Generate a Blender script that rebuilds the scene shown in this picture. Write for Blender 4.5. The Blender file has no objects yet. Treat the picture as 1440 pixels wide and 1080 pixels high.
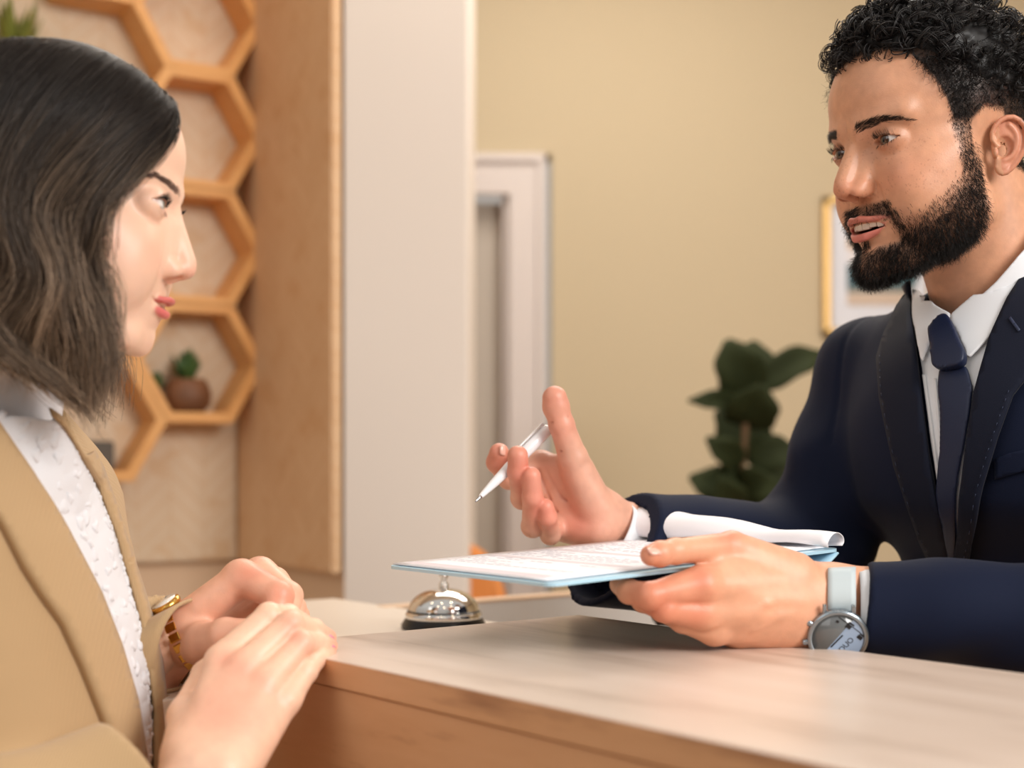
import bpy, bmesh, math, random
import numpy as np
from mathutils import Vector, Matrix
from mathutils.geometry import delaunay_2d_cdt
random.seed(7); rng = np.random.default_rng(7)
S = bpy.context.scene; COL = S.collection
# ------------------------------------------------------------------ camera, light, exposure
FPX = 2000.0; HOR = 645.0; EYE = 1.25
cd = bpy.data.cameras.new('camera'); cam = bpy.data.objects.new('camera', cd); COL.objects.link(cam)
cam.location = (0, 0, EYE); cam.rotation_euler = (math.pi/2, 0, 0)
cd.sensor_width = 36; cd.lens = 50; cd.shift_y = (HOR-540)/1440; cd.clip_start = .05
cd.dof.use_dof = True; cd.dof.focus_distance = 1.24; cd.dof.aperture_fstop = 3.6
S.camera = cam
S.view_settings.view_transform = 'Standard'; S.view_settings.look = 'None'
S.view_settings.gamma = 1; S.view_settings.use_curve_mapping = False
S.view_settings.exposure = 0.0
S.cycles.use_denoising = True
S.cycles.max_bounces = 6
W = bpy.data.worlds.new('world'); S.world = W; W.use_nodes = True
_n = W.node_tree.nodes; _l = W.node_tree.links; _tc = _n.new('ShaderNodeTexCoord'); _sp = _n.new('ShaderNodeSeparateXYZ'); _l.new(_tc.outputs['Generated'], _sp.inputs[0])
_r = _n.new('ShaderNodeValToRGB'); _mr = _n.new('ShaderNodeMapRange'); _mr.inputs[1].default_value = -1; _l.new(_sp.outputs[2], _mr.inputs[0]); _l.new(_mr.outputs[0], _r.inputs[0])
_e = _r.color_ramp.elements; _e[0].position = .40; _e[0].color = (.16, .12, .09, 1); _e[1].position = .8; _e[1].color = (1.0, .97, .93, 1); _x = _e.new(.52); _x.color = (.62, .54, .47, 1)
_l.new(_r.outputs[0], _n['Background'].inputs[0]); _n['Background'].inputs[1].default_value = .64
def area(name, loc, target, size, power, col, sy=None):
    l = bpy.data.lights.new(name, 'AREA'); l.energy = power; l.color = col; l.size = size
    if sy: l.shape = 'RECTANGLE'; l.size_y = sy
    o = bpy.data.objects.new(name, l); COL.objects.link(o); o.location = loc
    o.rotation_euler = (Vector(target)-Vector(loc)).to_track_quat('-Z', 'Y').to_euler(); return o
area('window_light', (2.1, -.7, 2.5), (.3, 1.3, 1.3), 1.5, 92, (1, .965, .93), 1.2)
area('window_light_side', (-1.6, -.6, 2.3), (-.2, 1.2, 1.2), 1.5, 10, (1, .96, .93))
area('ceiling_light', (.1, 3.0, 2.95), (.1, 3.2, 0), 1.2, 34, (1, .95, .88))
for _i, _p in enumerate(((-.6, .2, 2.7), (.1, -.4, 2.8), (.8, .3, 2.7), (-.2, .9, 2.9), (.5, 1.2, 2.8), (-1.0, 1.2, 2.8), (1.3, 1.0, 2.7))):
    _q = bpy.data.lights.new('bulb_light', 'POINT'); _q.energy = 2.2; _q.color = (1, .78, .52); _q.shadow_soft_size = .045; _o = bpy.data.objects.new('bulb_light', _q); COL.objects.link(_o); _o.location = _p
area('ceiling_light_back', (1.0, 2.6, 2.9), (.6, 1.5, 1.3), .8, 16, (1, .93, .85))
# ------------------------------------------------------------------ helpers
def P(px, py, D): return np.array([(px-720)/FPX*D, D, EYE+(HOR-py)/FPX*D])
def lin(r, g, b):
    return tuple((c/255/12.92 if c/255 <= .04045 else ((c/255+.055)/1.055)**2.4) for c in (r, g, b))+(1,)
def mat(name, col, rough=.5, metal=0, sss=0, spec=.5, sheen=0, coat=0, bump=None, vcol=False, var=None, trans=0, emit=None):
    m = bpy.data.materials.new(name); m.use_nodes = True; nt = m.node_tree; N = nt.nodes; L = nt.links
    b = N['Principled BSDF']; I = b.inputs
    c = lin(*col) if max(col) > 1.001 else tuple(col)+(1,)
    I['Base Color'].default_value = c; I['Roughness'].default_value = rough; I['Metallic'].default_value = metal
    I['Specular IOR Level'].default_value = spec; I['Coat Weight'].default_value = coat
    I['Sheen Weight'].default_value = sheen; I['Transmission Weight'].default_value = trans
    if sss:
        I['Subsurface Weight'].default_value = sss; I['Subsurface Radius'].default_value = (1, .35, .2); I['Subsurface Scale'].default_value = .006
    tc = N.new('ShaderNodeTexCoord'); src = None
    if vcol:
        a = N.new('ShaderNodeVertexColor'); a.layer_name = 'Col'; src = a.outputs[0]
    if var:   # (scale, amount, other colour, stretch)
        n = N.new('ShaderNodeTexNoise'); n.inputs['Scale'].default_value = var[0]; n.inputs['Detail'].default_value = 5
        mp = N.new('ShaderNodeMapping'); mp.inputs['Scale'].default_value = var[3] if len(var) > 3 else (1, 1, 1)
        L.new(tc.outputs['Object'], mp.inputs[0]); L.new(mp.outputs[0], n.inputs['Vector'])
        r = N.new('ShaderNodeMapRange'); r.inputs[1].default_value = .35; r.inputs[2].default_value = .68; r.inputs[4].default_value = var[1]
        L.new(n.outputs[0], r.inputs[0])
        mx = N.new('ShaderNodeMix'); mx.data_type = 'RGBA'; mx.inputs[6].default_value = c; mx.inputs[7].default_value = lin(*var[2])
        if src: L.new(src, mx.inputs[6])
        L.new(r.outputs[0], mx.inputs[0]); src = mx.outputs[2]
    if src: L.new(src, I['Base Color'])
    if bump:  # (scale, strength, distance[, stretch, kind])
        if len(bump) > 4: n = N.new('ShaderNodeTexWave'); n.inputs['Scale'].default_value = bump[0]
        else: n = N.new('ShaderNodeTexNoise'); n.inputs['Scale'].default_value = bump[0]; n.inputs['Detail'].default_value = 4
        mp = N.new('ShaderNodeMapping'); mp.inputs['Scale'].default_value = bump[3] if len(bump) > 3 else (1, 1, 1)
        L.new(tc.outputs['Object'], mp.inputs[0]); L.new(mp.outputs[0], n.inputs['Vector'])
        bu = N.new('ShaderNodeBump'); bu.inputs['Strength'].default_value = bump[1]; bu.inputs['Distance'].default_value = bump[2]
        L.new(n.outputs[0], bu.inputs['Height']); L.new(bu.outputs[0], I['Normal'])
    if emit: I['Emission Color'].default_value = lin(*emit[0]); I['Emission Strength'].default_value = emit[1]
    return m
def empty(name, loc, label, cat, group=None):
    o = bpy.data.objects.new(name, None); COL.objects.link(o); o.location = loc; o.empty_display_size = .05
    return tag(o, label, cat, group)
def tag(o, label, cat=None, group=None, kind=None):
    if label: o['label'] = label
    if cat: o['category'] = cat
    if group: o['group'] = group
    if kind: o['kind'] = kind
    return o
bpy.context.view_layer.update()
def link(name, me, m, parent=None, smooth=False, origin=None):
    if m is not None:
        for x in (m if isinstance(m, (list, tuple)) else [m]): me.materials.append(x)
    if smooth: me.polygons.foreach_set('use_smooth', [True]*len(me.polygons))
    o = bpy.data.objects.new(name, me); COL.objects.link(o)
    if parent is None:
        if origin is None and len(me.vertices):
            co = np.empty(len(me.vertices)*3, np.float32); me.vertices.foreach_get('co', co); co = co.reshape(-1, 3)
            origin = ((co[:, 0].min()+co[:, 0].max())/2, (co[:, 1].min()+co[:, 1].max())/2, co[:, 2].min())
        me.transform(Matrix.Translation(-Vector(origin))); o.location = origin
    else:
        o.parent = parent
        o.matrix_parent_inverse = Matrix.Identity(4)
        w = Vector((0, 0, 0)); p = parent
        while p is not None: w += p.location; p = p.parent
        me.transform(Matrix.Translation(-w))
    return o
def rawmesh(name, V, F, col=None):
    me = bpy.data.meshes.new(name); V = np.asarray(V, np.float32)
    if isinstance(F, np.ndarray):
        n, k = F.shape; me.vertices.add(len(V)); me.vertices.foreach_set('co', V.ravel())
        me.loops.add(n*k); me.loops.foreach_set('vertex_index', F.astype(np.int32).ravel())
        me.polygons.add(n); me.polygons.foreach_set('loop_start', np.arange(0, n*k, k, dtype=np.int32))
        me.update(calc_edges=True)
    else:
        me.from_pydata([tuple(map(float, v)) for v in V], [], [tuple(map(int, f)) for f in F]); me.update()
    if col is not None:
        a = me.color_attributes.new('Col', 'FLOAT_COLOR', 'POINT')
        c = np.ones((len(V), 4), np.float32); c[:, :3] = col; a.data.foreach_set('color', c.ravel())
    return me
def meshobj(name, V, F, m, parent=None, smooth=True, col=None): return link(name, rawmesh(name, V, F, col), m, parent, smooth)
def bmobj(name, bm, m, parent=None, smooth=False):
    me = bpy.data.meshes.new(name); bmesh.ops.recalc_face_normals(bm, faces=bm.faces); bm.to_mesh(me); bm.free(); return link(name, me, m, parent, smooth)
def boxm(name, center, size, m, parent=None, axes=None, bev=.003, seg=2):
    bm = bmesh.new(); bmesh.ops.create_cube(bm, size=1)
    for v in bm.verts: v.co = Vector((v.co.x*size[0], v.co.y*size[1], v.co.z*size[2]))
    if bev: bmesh.ops.bevel(bm, geom=bm.edges[:], offset=bev, segments=seg, affect='EDGES', profile=.5)
    R = Matrix.Identity(4)
    if axes is not None: R = Matrix([list(a) for a in axes]).transposed().to_4x4()
    bm.transform(Matrix.Translation(Vector(center)) @ R); return bmobj(name, bm, m, parent, False)
def prism(name, poly, z0, z1, m, parent=None, bev=0):   # poly xy list -> vertical extrusion
    bm = bmesh.new(); vs = [bm.verts.new((x, y, z0)) for x, y in poly]; f = bm.faces.new(vs)
    r = bmesh.ops.extrude_face_region(bm, geom=[f]); bmesh.ops.translate(bm, vec=(0, 0, z1-z0), verts=[v for v in r['geom'] if isinstance(v, bmesh.types.BMVert)])
    bmesh.ops.recalc_face_normals(bm, faces=bm.faces)
    if bev: bmesh.ops.bevel(bm, geom=bm.edges[:], offset=bev, segments=3, affect='EDGES', profile=.5)
    return bmobj(name, bm, m, parent, False)
def lathe(name, prof, center, m, parent=None, axis=(0, 0, 1), n=48, close=True):
    V = []; F = []; k = len(prof); ax = Vector(axis).normalized(); Q = Vector((0, 0, 1)).rotation_difference(ax)
    for i in range(n):
        a = 2*math.pi*i/n
        for r, z in prof: V.append(Vector(center)+Q @ Vector((r*math.cos(a), r*math.sin(a), z)))
    for i in range(n):
        for j in range(k-1): F.append((i*k+j, ((i+1) % n)*k+j, ((i+1) % n)*k+j+1, i*k+j+1))
    bm = bmesh.new(); vv = [bm.verts.new(v) for v in V]
    for f in F: bm.faces.new([vv[i] for i in f])
    bmesh.ops.remove_doubles(bm, verts=bm.verts, dist=1e-6)
    return bmobj(name, bm, m, parent, True)
def tube(path, rad, n=8, caps=True, squash=None):
    """one swept tube -> V,F; path Nx3, rad scalar or N"""
    path = np.asarray(path, float); N = len(path); rad = np.broadcast_to(np.asarray(rad, float), (N,))
    T = np.gradient(path, axis=0); T /= np.linalg.norm(T, axis=1)[:, None]+1e-12
    u = np.cross(T[0], [0, 0, 1.]); u = u if np.linalg.norm(u) > 1e-3 else np.cross(T[0], [0, 1., 0]); u /= np.linalg.norm(u)
    V = []; a = np.arange(n)*2*math.pi/n
    for i in range(N):
        u = u-T[i]*np.dot(u, T[i]); u /= np.linalg.norm(u); w = np.cross(T[i], u)
        V.append(path[i]+rad[i]*(np.cos(a)[:, None]*u+np.sin(a)[:, None]*w))
    V = np.concatenate(V); F = [(i*n+j, i*n+(j+1) % n, (i+1)*n+(j+1) % n, (i+1)*n+j) for i in range(N-1) for j in range(n)]
    if caps: F += [tuple(range(n-1, -1, -1)), tuple((N-1)*n+j for j in range(n))]
    return V, F
def strands(paths, r0, r1, cols=None, n=3):
    """paths: M x K x 3 array -> thin tapered tubes as ndarray mesh"""
    M, K, _ = paths.shape; T = np.gradient(paths, axis=1); T /= np.linalg.norm(T, axis=2, keepdims=True)+1e-12
    ref = rng.normal(size=(M, 1, 3)); u = np.cross(T, ref); u /= np.linalg.norm(u, axis=2, keepdims=True)+1e-9; w = np.cross(T, u)
    t = np.linspace(0, 1, K)[None, :, None]; r0 = np.asarray(r0).reshape(-1, 1, 1) if np.ndim(r0) else r0
    rad = r0+(r1-r0)*t**2
    a = np.arange(n)*2*math.pi/n
    V = paths[:, :, None, :]+rad[:, :, None]*(np.cos(a)[None, None, :, None]*u[:, :, None, :]+np.sin(a)[None, None, :, None]*w[:, :, None, :])
    idx = np.arange(M*K*n).reshape(M, K, n); nx = np.roll(idx, -1, axis=2)
    F = np.stack([idx[:, :-1], nx[:, :-1], nx[:, 1:], idx[:, 1:]], axis=-1).reshape(-1, 4)
    C = None
    if cols is not None: C = np.broadcast_to(cols[:, None, None, :] if cols.ndim == 2 else cols[:, :, None, :], (M, K, n, 3)).reshape(-1, 3)
    return V.reshape(-1, 3), F, C
def crom(pts, n):
    """Catmull-Rom through pts -> n samples"""
    p = np.asarray(pts, float); p = np.vstack([2*p[0]-p[1], p, 2*p[-1]-p[-2]]); m = len(p)-3
    t = np.linspace(0, m-1e-9, n); i = t.astype(int); f = (t-i)[:, None]
    a, b, c, d = p[i], p[i+1], p[i+2], p[i+3]
    return .5*(2*b+(c-a)*f+(2*a-5*b+4*c-d)*f**2+(3*b-a-3*c+d)*f**3)
# ---- value noise in numpy
def hashn(i, j, k, s=0):
    h = (i*374761393+j*668265263+k*2147483647+s*974634777) & 0xffffffff
    h = ((h ^ (h >> 13))*1274126177) & 0xffffffff; return ((h ^ (h >> 16)) & 0xffff)/65535.0
def vnoise(p, s=0):
    f = np.floor(p); i = f.astype(np.int64); t = p-f; t = t*t*(3-2*t); r = 0
    for a in (0, 1):
        for b in (0, 1):
            for c in (0, 1):
                w = (t[:, 0] if a else 1-t[:, 0])*(t[:, 1] if b else 1-t[:, 1])*(t[:, 2] if c else 1-t[:, 2])
                r = r+w*hashn(i[:, 0]+a, i[:, 1]+b, i[:, 2]+c, s)
    return r-.5
# ---- signed distance building blocks (numpy), meshed with surface nets
def smin(a, b, k):
    h = np.clip(.5+.5*(b-a)/k, 0, 1); return b+(a-b)*h-k*h*(1-h)
def smax(a, b, k): return -smin(-a, -b, k)
def sph(p, c, r): return np.linalg.norm(p-np.asarray(c, np.float32), axis=1)-r
def ell(p, c, r, R=None):
    q = p-np.asarray(c, np.float32)
    if R is not None: q = q @ R
    r = np.asarray(r, np.float32); k0 = np.linalg.norm(q/r, axis=1); k1 = np.linalg.norm(q/(r*r), axis=1)
    return k0*(k0-1)/(k1+1e-9)
def cap(p, a, b, ra, rb=None):
    rb = ra if rb is None else rb; a = np.asarray(a, np.float32); b = np.asarray(b, np.float32); ab = b-a
    t = np.clip(((p-a) @ ab)/(ab @ ab+1e-12), 0, 1); return np.linalg.norm(p-a-t[:, None]*ab, axis=1)-(ra+(rb-ra)*t)
def rotm(rx=0, ry=0, rz=0): return np.array(Matrix.Rotation(math.radians(rz), 3, 'Z') @ Matrix.Rotation(math.radians(ry), 3, 'Y') @ Matrix.Rotation(math.radians(rx), 3, 'X'), np.float32)
def chunked(f, p, n=400000):
    return np.concatenate([f(p[i:i+n]) for i in range(0, len(p), n)]) if len(p) > n else f(p)
def grad(f, p, e):
    g = np.stack([f(p+np.array(d, np.float32)*e)-f(p-np.array(d, np.float32)*e) for d in ((1, 0, 0), (0, 1, 0), (0, 0, 1))], 1)
    return g/(np.linalg.norm(g, axis=1)[:, None]+1e-12), np.linalg.norm(g, axis=1)/(2*e)
def sdfmesh(f, lo, hi, h, B=6, slack=1.6, proj=True):
    lo = np.asarray(lo, np.float32); hi = np.asarray(hi, np.float32); nb = np.ceil((hi-lo)/(h*B)).astype(int)
    n = nb*B; ci = np.stack(np.meshgrid(*[np.arange(k) for k in nb], indexing='ij'), -1).reshape(-1, 3)
    cc = lo+(ci+.5)*h*B; dc = chunked(f, cc.astype(np.float32)); act = np.abs(dc) < slack*.87*h*B+h
    G = np.repeat(np.repeat(np.repeat(dc.reshape(nb).astype(np.float32), B, 0), B, 1), B, 2)
    off = np.stack(np.meshgrid(*[np.arange(B)]*3, indexing='ij'), -1).reshape(-1, 3)
    gi = (ci[act][:, None, :]*B+off[None]).reshape(-1, 3)
    G[gi[:, 0], gi[:, 1], gi[:, 2]] = chunked(f, (lo+gi*h).astype(np.float32))
    ins = G < 0; nx, ny, nz = G.shape
    c = np.zeros((nx-1, ny-1, nz-1), np.int8)
    for a in (0, 1):
        for b in (0, 1):
            for d in (0, 1): c += ins[a:nx-1+a, b:ny-1+b, d:nz-1+d]
    cell = np.argwhere((c > 0) & (c < 8)); idm = np.full(c.shape, -1, np.int64); idm[tuple(cell.T)] = np.arange(len(cell))
    sm = np.zeros((len(cell), 3)); cnt = np.zeros(len(cell))
    for ax in range(3):
        o1, o2 = [x for x in range(3) if x != ax]
        for a in (0, 1):
            for b in (0, 1):
                d = np.zeros(3, int); d[o1] = a; d[o2] = b; e = d.copy(); e[ax] = 1
                q0 = cell+d; q1 = cell+e; v0 = G[tuple(q0.T)]; v1 = G[tuple(q1.T)]; m = (v0 < 0) != (v1 < 0)
                t = np.where(m, v0/(v0-v1+1e-20), 0); pt = q0+0.0; pt[:, ax] += t; sm += pt*m[:, None]; cnt += m
    V = (lo+sm/cnt[:, None]*h).astype(np.float32); F = []
    for ax in range(3):
        o1, o2 = [(1, 2), (2, 0), (0, 1)][ax]
        sl0 = [slice(None)]*3; sl1 = [slice(None)]*3; sl0[ax] = slice(0, -1); sl1[ax] = slice(1, None)
        A = ins[tuple(sl0)]; Bn = ins[tuple(sl1)]; e = np.argwhere(A != Bn); e = e[(e[:, o1] > 0) & (e[:, o2] > 0) & (e[:, o1] < G.shape[o1]-1) & (e[:, o2] < G.shape[o2]-1)]
        if not len(e): continue
        fl = A[tuple(e.T)]; q = []
        for a, b in ((1, 1), (0, 1), (0, 0), (1, 0)):
            x = e.copy(); x[:, o1] -= a; x[:, o2] -= b; q.append(idm[tuple(x.T)])
        q = np.stack(q, 1); q[~fl] = q[~fl][:, ::-1]; F.append(q)
    F = np.concatenate(F); F = F[(F >= 0).all(1)]
    if proj:
        for _ in range(2):
            def stp(p):
                g, m = grad(f, p, h*.5); return p-g*np.clip(f(p)/np.maximum(m, .3), -h*.6, h*.6)[:, None]
            V = chunked(stp, V).astype(np.float32)
    return V, F
def cast(f, o, d, tmax=3, t0=.5, n=90, eps=2e-4, k=.8):
    """sphere trace rays; returns hit points and mask"""
    t = np.full(len(d), t0, np.float32); 
    for _ in range(n):
        s = f((o+d*t[:, None]).astype(np.float32)); t = np.minimum(t+s*k, tmax)
    p = (o+d*t[:, None]).astype(np.float32); return p, np.abs(f(p)) < .004
def pixrays(px):
    px = np.asarray(px, float); d = np.stack([(px[:, 0]-720)/FPX, np.ones(len(px)), (HOR-px[:, 1])/FPX], 1); d /= np.linalg.norm(d, axis=1)[:, None]
    return np.array([0, 0, EYE]), d
def inpoly(pts, poly):
    x, y = pts[:, 0], pts[:, 1]; r = np.zeros(len(pts), bool); n = len(poly)
    for i in range(n):
        x0, y0 = poly[i]; x1, y1 = poly[(i+1) % n]
        c = ((y0 > y) != (y1 > y)) & (x < (x1-x0)*(y-y0)/((y1-y0) if y1 != y0 else 1e-9)+x0); r ^= c
    return r
def polyfill(poly, step):
    """triangulate a 2D outline with inner points"""
    poly = np.asarray(poly, float); B = []
    for i in range(len(poly)):
        a, b = poly[i], poly[(i+1) % len(poly)]; k = max(1, int(np.linalg.norm(b-a)/step)); B += [a+(b-a)*j/k for j in range(k)]
    B = np.array(B); lo, hi = B.min(0), B.max(0)
    g = np.stack(np.meshgrid(np.arange(lo[0], hi[0], step), np.arange(lo[1], hi[1], step)), -1).reshape(-1, 2)
    g = g[inpoly(g, B)]; dm = np.min(np.linalg.norm(g[:, None]-B[None], axis=2), axis=1) if len(g) else np.zeros(0); g = g[dm > step*.45]
    pts = np.vstack([B, g]); nb = len(B)
    r = delaunay_2d_cdt([Vector(p) for p in pts], [(i, (i+1) % nb) for i in range(nb)], [list(range(nb))], 1, 1e-5)
    return np.array([tuple(v) for v in r[0]]), [tuple(f) for f in r[2]]
def thicken(name, V, F, m, parent, th, smooth=True, off=-1, sub=0, col=None):
    o = meshobj(name, V, F, m, parent, smooth, col); s = o.modifiers.new('s', 'SOLIDIFY'); s.thickness = th; s.offset = off
    if sub: x = o.modifiers.new('v', 'SUBSURF'); x.levels = x.render_levels = sub
    return o
def drape(name, poly, f, m, parent, off=.003, th=.003, step=6, smooth=True, t0=.7, sub=0, curve=None):
    """cloth panel cut to an outline seen from the front, laid on surface f at its own depth"""
    if curve: poly = crom(list(poly)+[poly[0]], curve)[:-1]
    p2, F = polyfill(poly, step); o, d = pixrays(p2); H, ok = cast(f, o, d, t0=t0); g, _ = grad(f, H, .002)
    z = np.median(H[ok][:, 1]) if ok.any() else 1.3
    bad = ~ok
    if bad.any() and ok.any():
        for i in np.where(bad)[0]:
            j = np.argmin(np.linalg.norm(p2[ok]-p2[i], axis=1)); D = H[ok][j][1]; H[i] = o+d[i]*(D/d[i][1]); g[i] = g[ok][j]
    g[:, 1] = np.minimum(g[:, 1], -.25); g /= np.linalg.norm(g, axis=1)[:, None]
    V = H+g*off
    # orient faces toward normal
    F2 = []
    for t in F:
        a, b, c = V[t[0]], V[t[1]], V[t[2]]; F2.append(t if np.dot(np.cross(b-a, c-a), g[t[0]]) > 0 else t[::-1])
    return thicken(name, V, F2, m, parent, th, smooth, 1 if off >= 0 else -1, sub)
# ------------------------------------------------------------------ the room
U = np.array([.62, -.785]); Vv = np.array([.785, .62])      # counter's long and short directions (x, y)
M_wall = mat('wall_paint_cream', (226, 214, 203), .7, bump=(60, .05, .002))
M_olive = mat('wall_paint_olive', (196, 179, 148), .7, bump=(60, .05, .002))
M_trim = mat('door_trim_paint', (214, 203, 197), .45)
M_door = mat('door_paint', (186, 174, 160), .5)
M_floor = mat('floor_oak', (170, 135, 100), .4, var=(3, .6, (140, 105, 75), (1, 8, 1)))
M_ceil = mat('ceiling_paint', (235, 230, 222), .8)
M_beige = mat('wall_paint_beige', (222, 192, 160), .7)
def chevron(name, c1, c2, c3):
    m = mat(name, c1, .6); nt = m.node_tree; N, L = nt.nodes, nt.links; b = N['Principled BSDF']
    tc = N.new('ShaderNodeTexCoord'); sp = N.new('ShaderNodeSeparateXYZ'); L.new(tc.outputs['UV'], sp.inputs[0])
    def mth(op, a, bb=None, cc=None):
        n = N.new('ShaderNodeMath'); n.operation = op
        for i, v in enumerate((a, bb, cc)):
            if v is None: continue
            if isinstance(v, (int, float)): n.inputs[i].default_value = v
            else: L.new(v, n.inputs[i])
        return n.outputs[0]
    u = mth('MULTIPLY', sp.outputs[0], 1/.075); col = mth('FLOOR', u); fr = mth('SUBTRACT', u, col)
    tri = mth('PINGPONG', u, 1.0)
    w = mth('ADD', mth('MULTIPLY', sp.outputs[1], 1/.045), mth('MULTIPLY', tri, 1.6)); row = mth('FLOOR', w); wf = mth('SUBTRACT', w, row)
    cx = N.new('ShaderNodeCombineXYZ'); L.new(col, cx.inputs[0]); L.new(row, cx.inputs[1])
    wn = N.new('ShaderNodeTexWhiteNoise'); L.new(cx.outputs[0], wn.inputs[0])
    ns = N.new('ShaderNodeTexNoise'); ns.inputs['Scale'].default_value = 14; ns.inputs['Detail'].default_value = 5; L.new(tc.outputs['UV'], ns.inputs['Vector'])
    mx = N.new('ShaderNodeMix'); mx.data_type = 'RGBA'; mx.inputs[6].default_value = lin(*c1); mx.inputs[7].default_value = lin(*c2); L.new(mth('ADD', mth('MULTIPLY', wn.outputs[0], .5), mth('MULTIPLY', ns.outputs[0], .55)), mx.inputs[0])
    e1 = mth('LESS_THAN', wf, .09); e2 = mth('LESS_THAN', fr, .03); e = mth('MULTIPLY', mth('MAXIMUM', e1, e2), .5)
    st = mth('MULTIPLY', mth('GREATER_THAN', ns.outputs[0], .6), .35)
    m2 = N.new('ShaderNodeMix'); m2.data_type = 'RGBA'; L.new(mth('MAXIMUM', e, st), m2.inputs[0]); L.new(mx.outputs[2], m2.inputs[6]); m2.inputs[7].default_value = lin(*c3)
    L.new(m2.outputs[2], b.inputs['Base Color']); return m
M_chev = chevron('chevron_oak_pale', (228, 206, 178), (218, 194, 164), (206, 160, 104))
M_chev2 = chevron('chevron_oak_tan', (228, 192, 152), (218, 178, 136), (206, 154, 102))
def panel(name, a, b, z0, z1, th, m, label):
    a = np.array(a); b = np.array(b); d = b-a; L_ = np.linalg.norm(d); d /= L_; n = np.array([-d[1], d[0]]); 
    if n[1] < 0: n = -n
    me = bpy.data.meshes.new(name); V = []
    for z in (z0, z1):
        for q in (a, b, b+n*th, a+n*th): V.append((q[0], q[1], z))
    F = [(0, 1, 5, 4), (1, 2, 6, 5), (2, 3, 7, 6), (3, 0, 4, 7), (4, 5, 6, 7), (3, 2, 1, 0)]
    me.from_pydata(V, [], F); uv = me.uv_layers.new(name='UVMap')
    for p in me.polygons:
        for li in p.loop_indices:
            v = me.vertices[me.loops[li].vertex_index].co; uv.data[li].uv = ((v.x-a[0])*d[0]+(v.y-a[1])*d[1], v.z)
    bm = bmesh.new(); bm.from_mesh(me); bmesh.ops.bevel(bm, geom=[e for e in bm.edges], offset=.004, segments=2, affect='EDGES'); bm.to_mesh(me); bm.free()
    o = link(name, me, m); return tag(o, label, 'wall panel') if label else o
CORN = np.array([-.609, 3.15]); d1 = np.array([.84, .545]); d2 = np.array([.54, -.84])
pb0 = CORN-d1*1.5; pend = CORN+d2*.485
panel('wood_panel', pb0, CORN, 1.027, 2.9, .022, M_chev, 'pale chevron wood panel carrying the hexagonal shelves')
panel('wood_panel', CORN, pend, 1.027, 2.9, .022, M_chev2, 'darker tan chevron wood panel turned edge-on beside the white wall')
n1 = np.array([-.545, .84]); n2 = np.array([.84, .54])
def wallq(name, a, b, m, z0=0, z1=3.0, th=.1, n=None):
    a = np.array(a); b = np.array(b); 
    poly = [a, b, b+n*th, a+n*th]; o = prism(name, [tuple(q) for q in poly], z0, z1, m); o['kind'] = 'structure'; return o
w0 = CORN+n1*.03
wallq('wall_left', pb0+n1*.03-d1*.6, w0+n2*.03, M_beige, n=n1)
wallq('wall_niche', w0+n2*.03, pend+n2*.03, M_beige, n=n2)
PY = 2.78; px0 = pend[0]+.02; px1 = (659-720)/FPX*PY
prism('wall_column', [(px0-.0, PY-.03), (px1, PY-.03), (px1, PY+.5), (px0+.12, PY+.5), (px0+.02, PY)], 0, 3.0, M_wall, bev=.006)['kind'] = 'structure'
DW = 4.3
prism('wall_back', [(.12, DW), (4.2, DW), (4.2, DW+.12), (.12, DW+.12)], 0, 3.0, M_olive)['kind'] = 'structure'
prism('wall_back', [(-1.6, DW), (.12, DW), (.12, DW+.12), (-1.6, DW+.12)], 2.17, 3.0, M_olive)['kind'] = 'structure'
prism('wall_back', [(-1.6, DW), (-.83, DW), (-.83, DW+.12), (-1.6, DW+.12)], 0, 2.17, M_olive)['kind'] = 'structure'
prism('floor', [(-3.5, -1.2), (4.2, -1.2), (4.2, 4.6), (-3.5, 4.6)], -.08, 0, M_floor)['kind'] = 'structure'
prism('ceiling', [(-3.5, 1.6), (4.2, 1.6), (4.2, 4.6), (-3.5, 4.6)], 3.0, 3.08, M_ceil)['kind'] = 'structure'
prism('wall_right', [(3.2, 1.0), (3.3, 1.0), (3.3, 4.35), (3.2, 4.35)], 0, 3.0, M_olive)['kind'] = 'structure'
# door with stepped architrave
dr = boxm('door_1', (-.40, DW+.09, 1.02), (.80, .04, 2.03), M_door, bev=.002); dr['kind'] = 'structure'
for zz, hh in ((.55, .8), (1.5, .8)): 
    o = boxm('door_panel', (-.40, DW+.068, zz), (.52, .012, hh), M_door, dr, bev=.005)
for nm, x0, x1, z0, z1, yy, th in (('trim_1', -.01, .095, 0, 2.16, DW-.012, .03), ('trim_2', .075, .1, 0, 2.165, DW-.03, .02), ('trim_3', -.80, .0, 2.045, 2.16, DW-.0125, .029), ('trim_4', -.80, .0995, 2.14, 2.166, DW-.031, .02), ('trim_5', -.03, -.008, 0, 2.05, DW+.04, .07)):
    boxm(nm, ((x0+x1)/2, yy, (z0+z1)/2), (x1-x0, th, z1-z0), M_trim, bev=.004)['kind'] = 'structure'
boxm('baseboard_back', (1.8, DW-.008, .05), (3.3, .016, .1), M_trim)['kind'] = 'structure'
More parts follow.
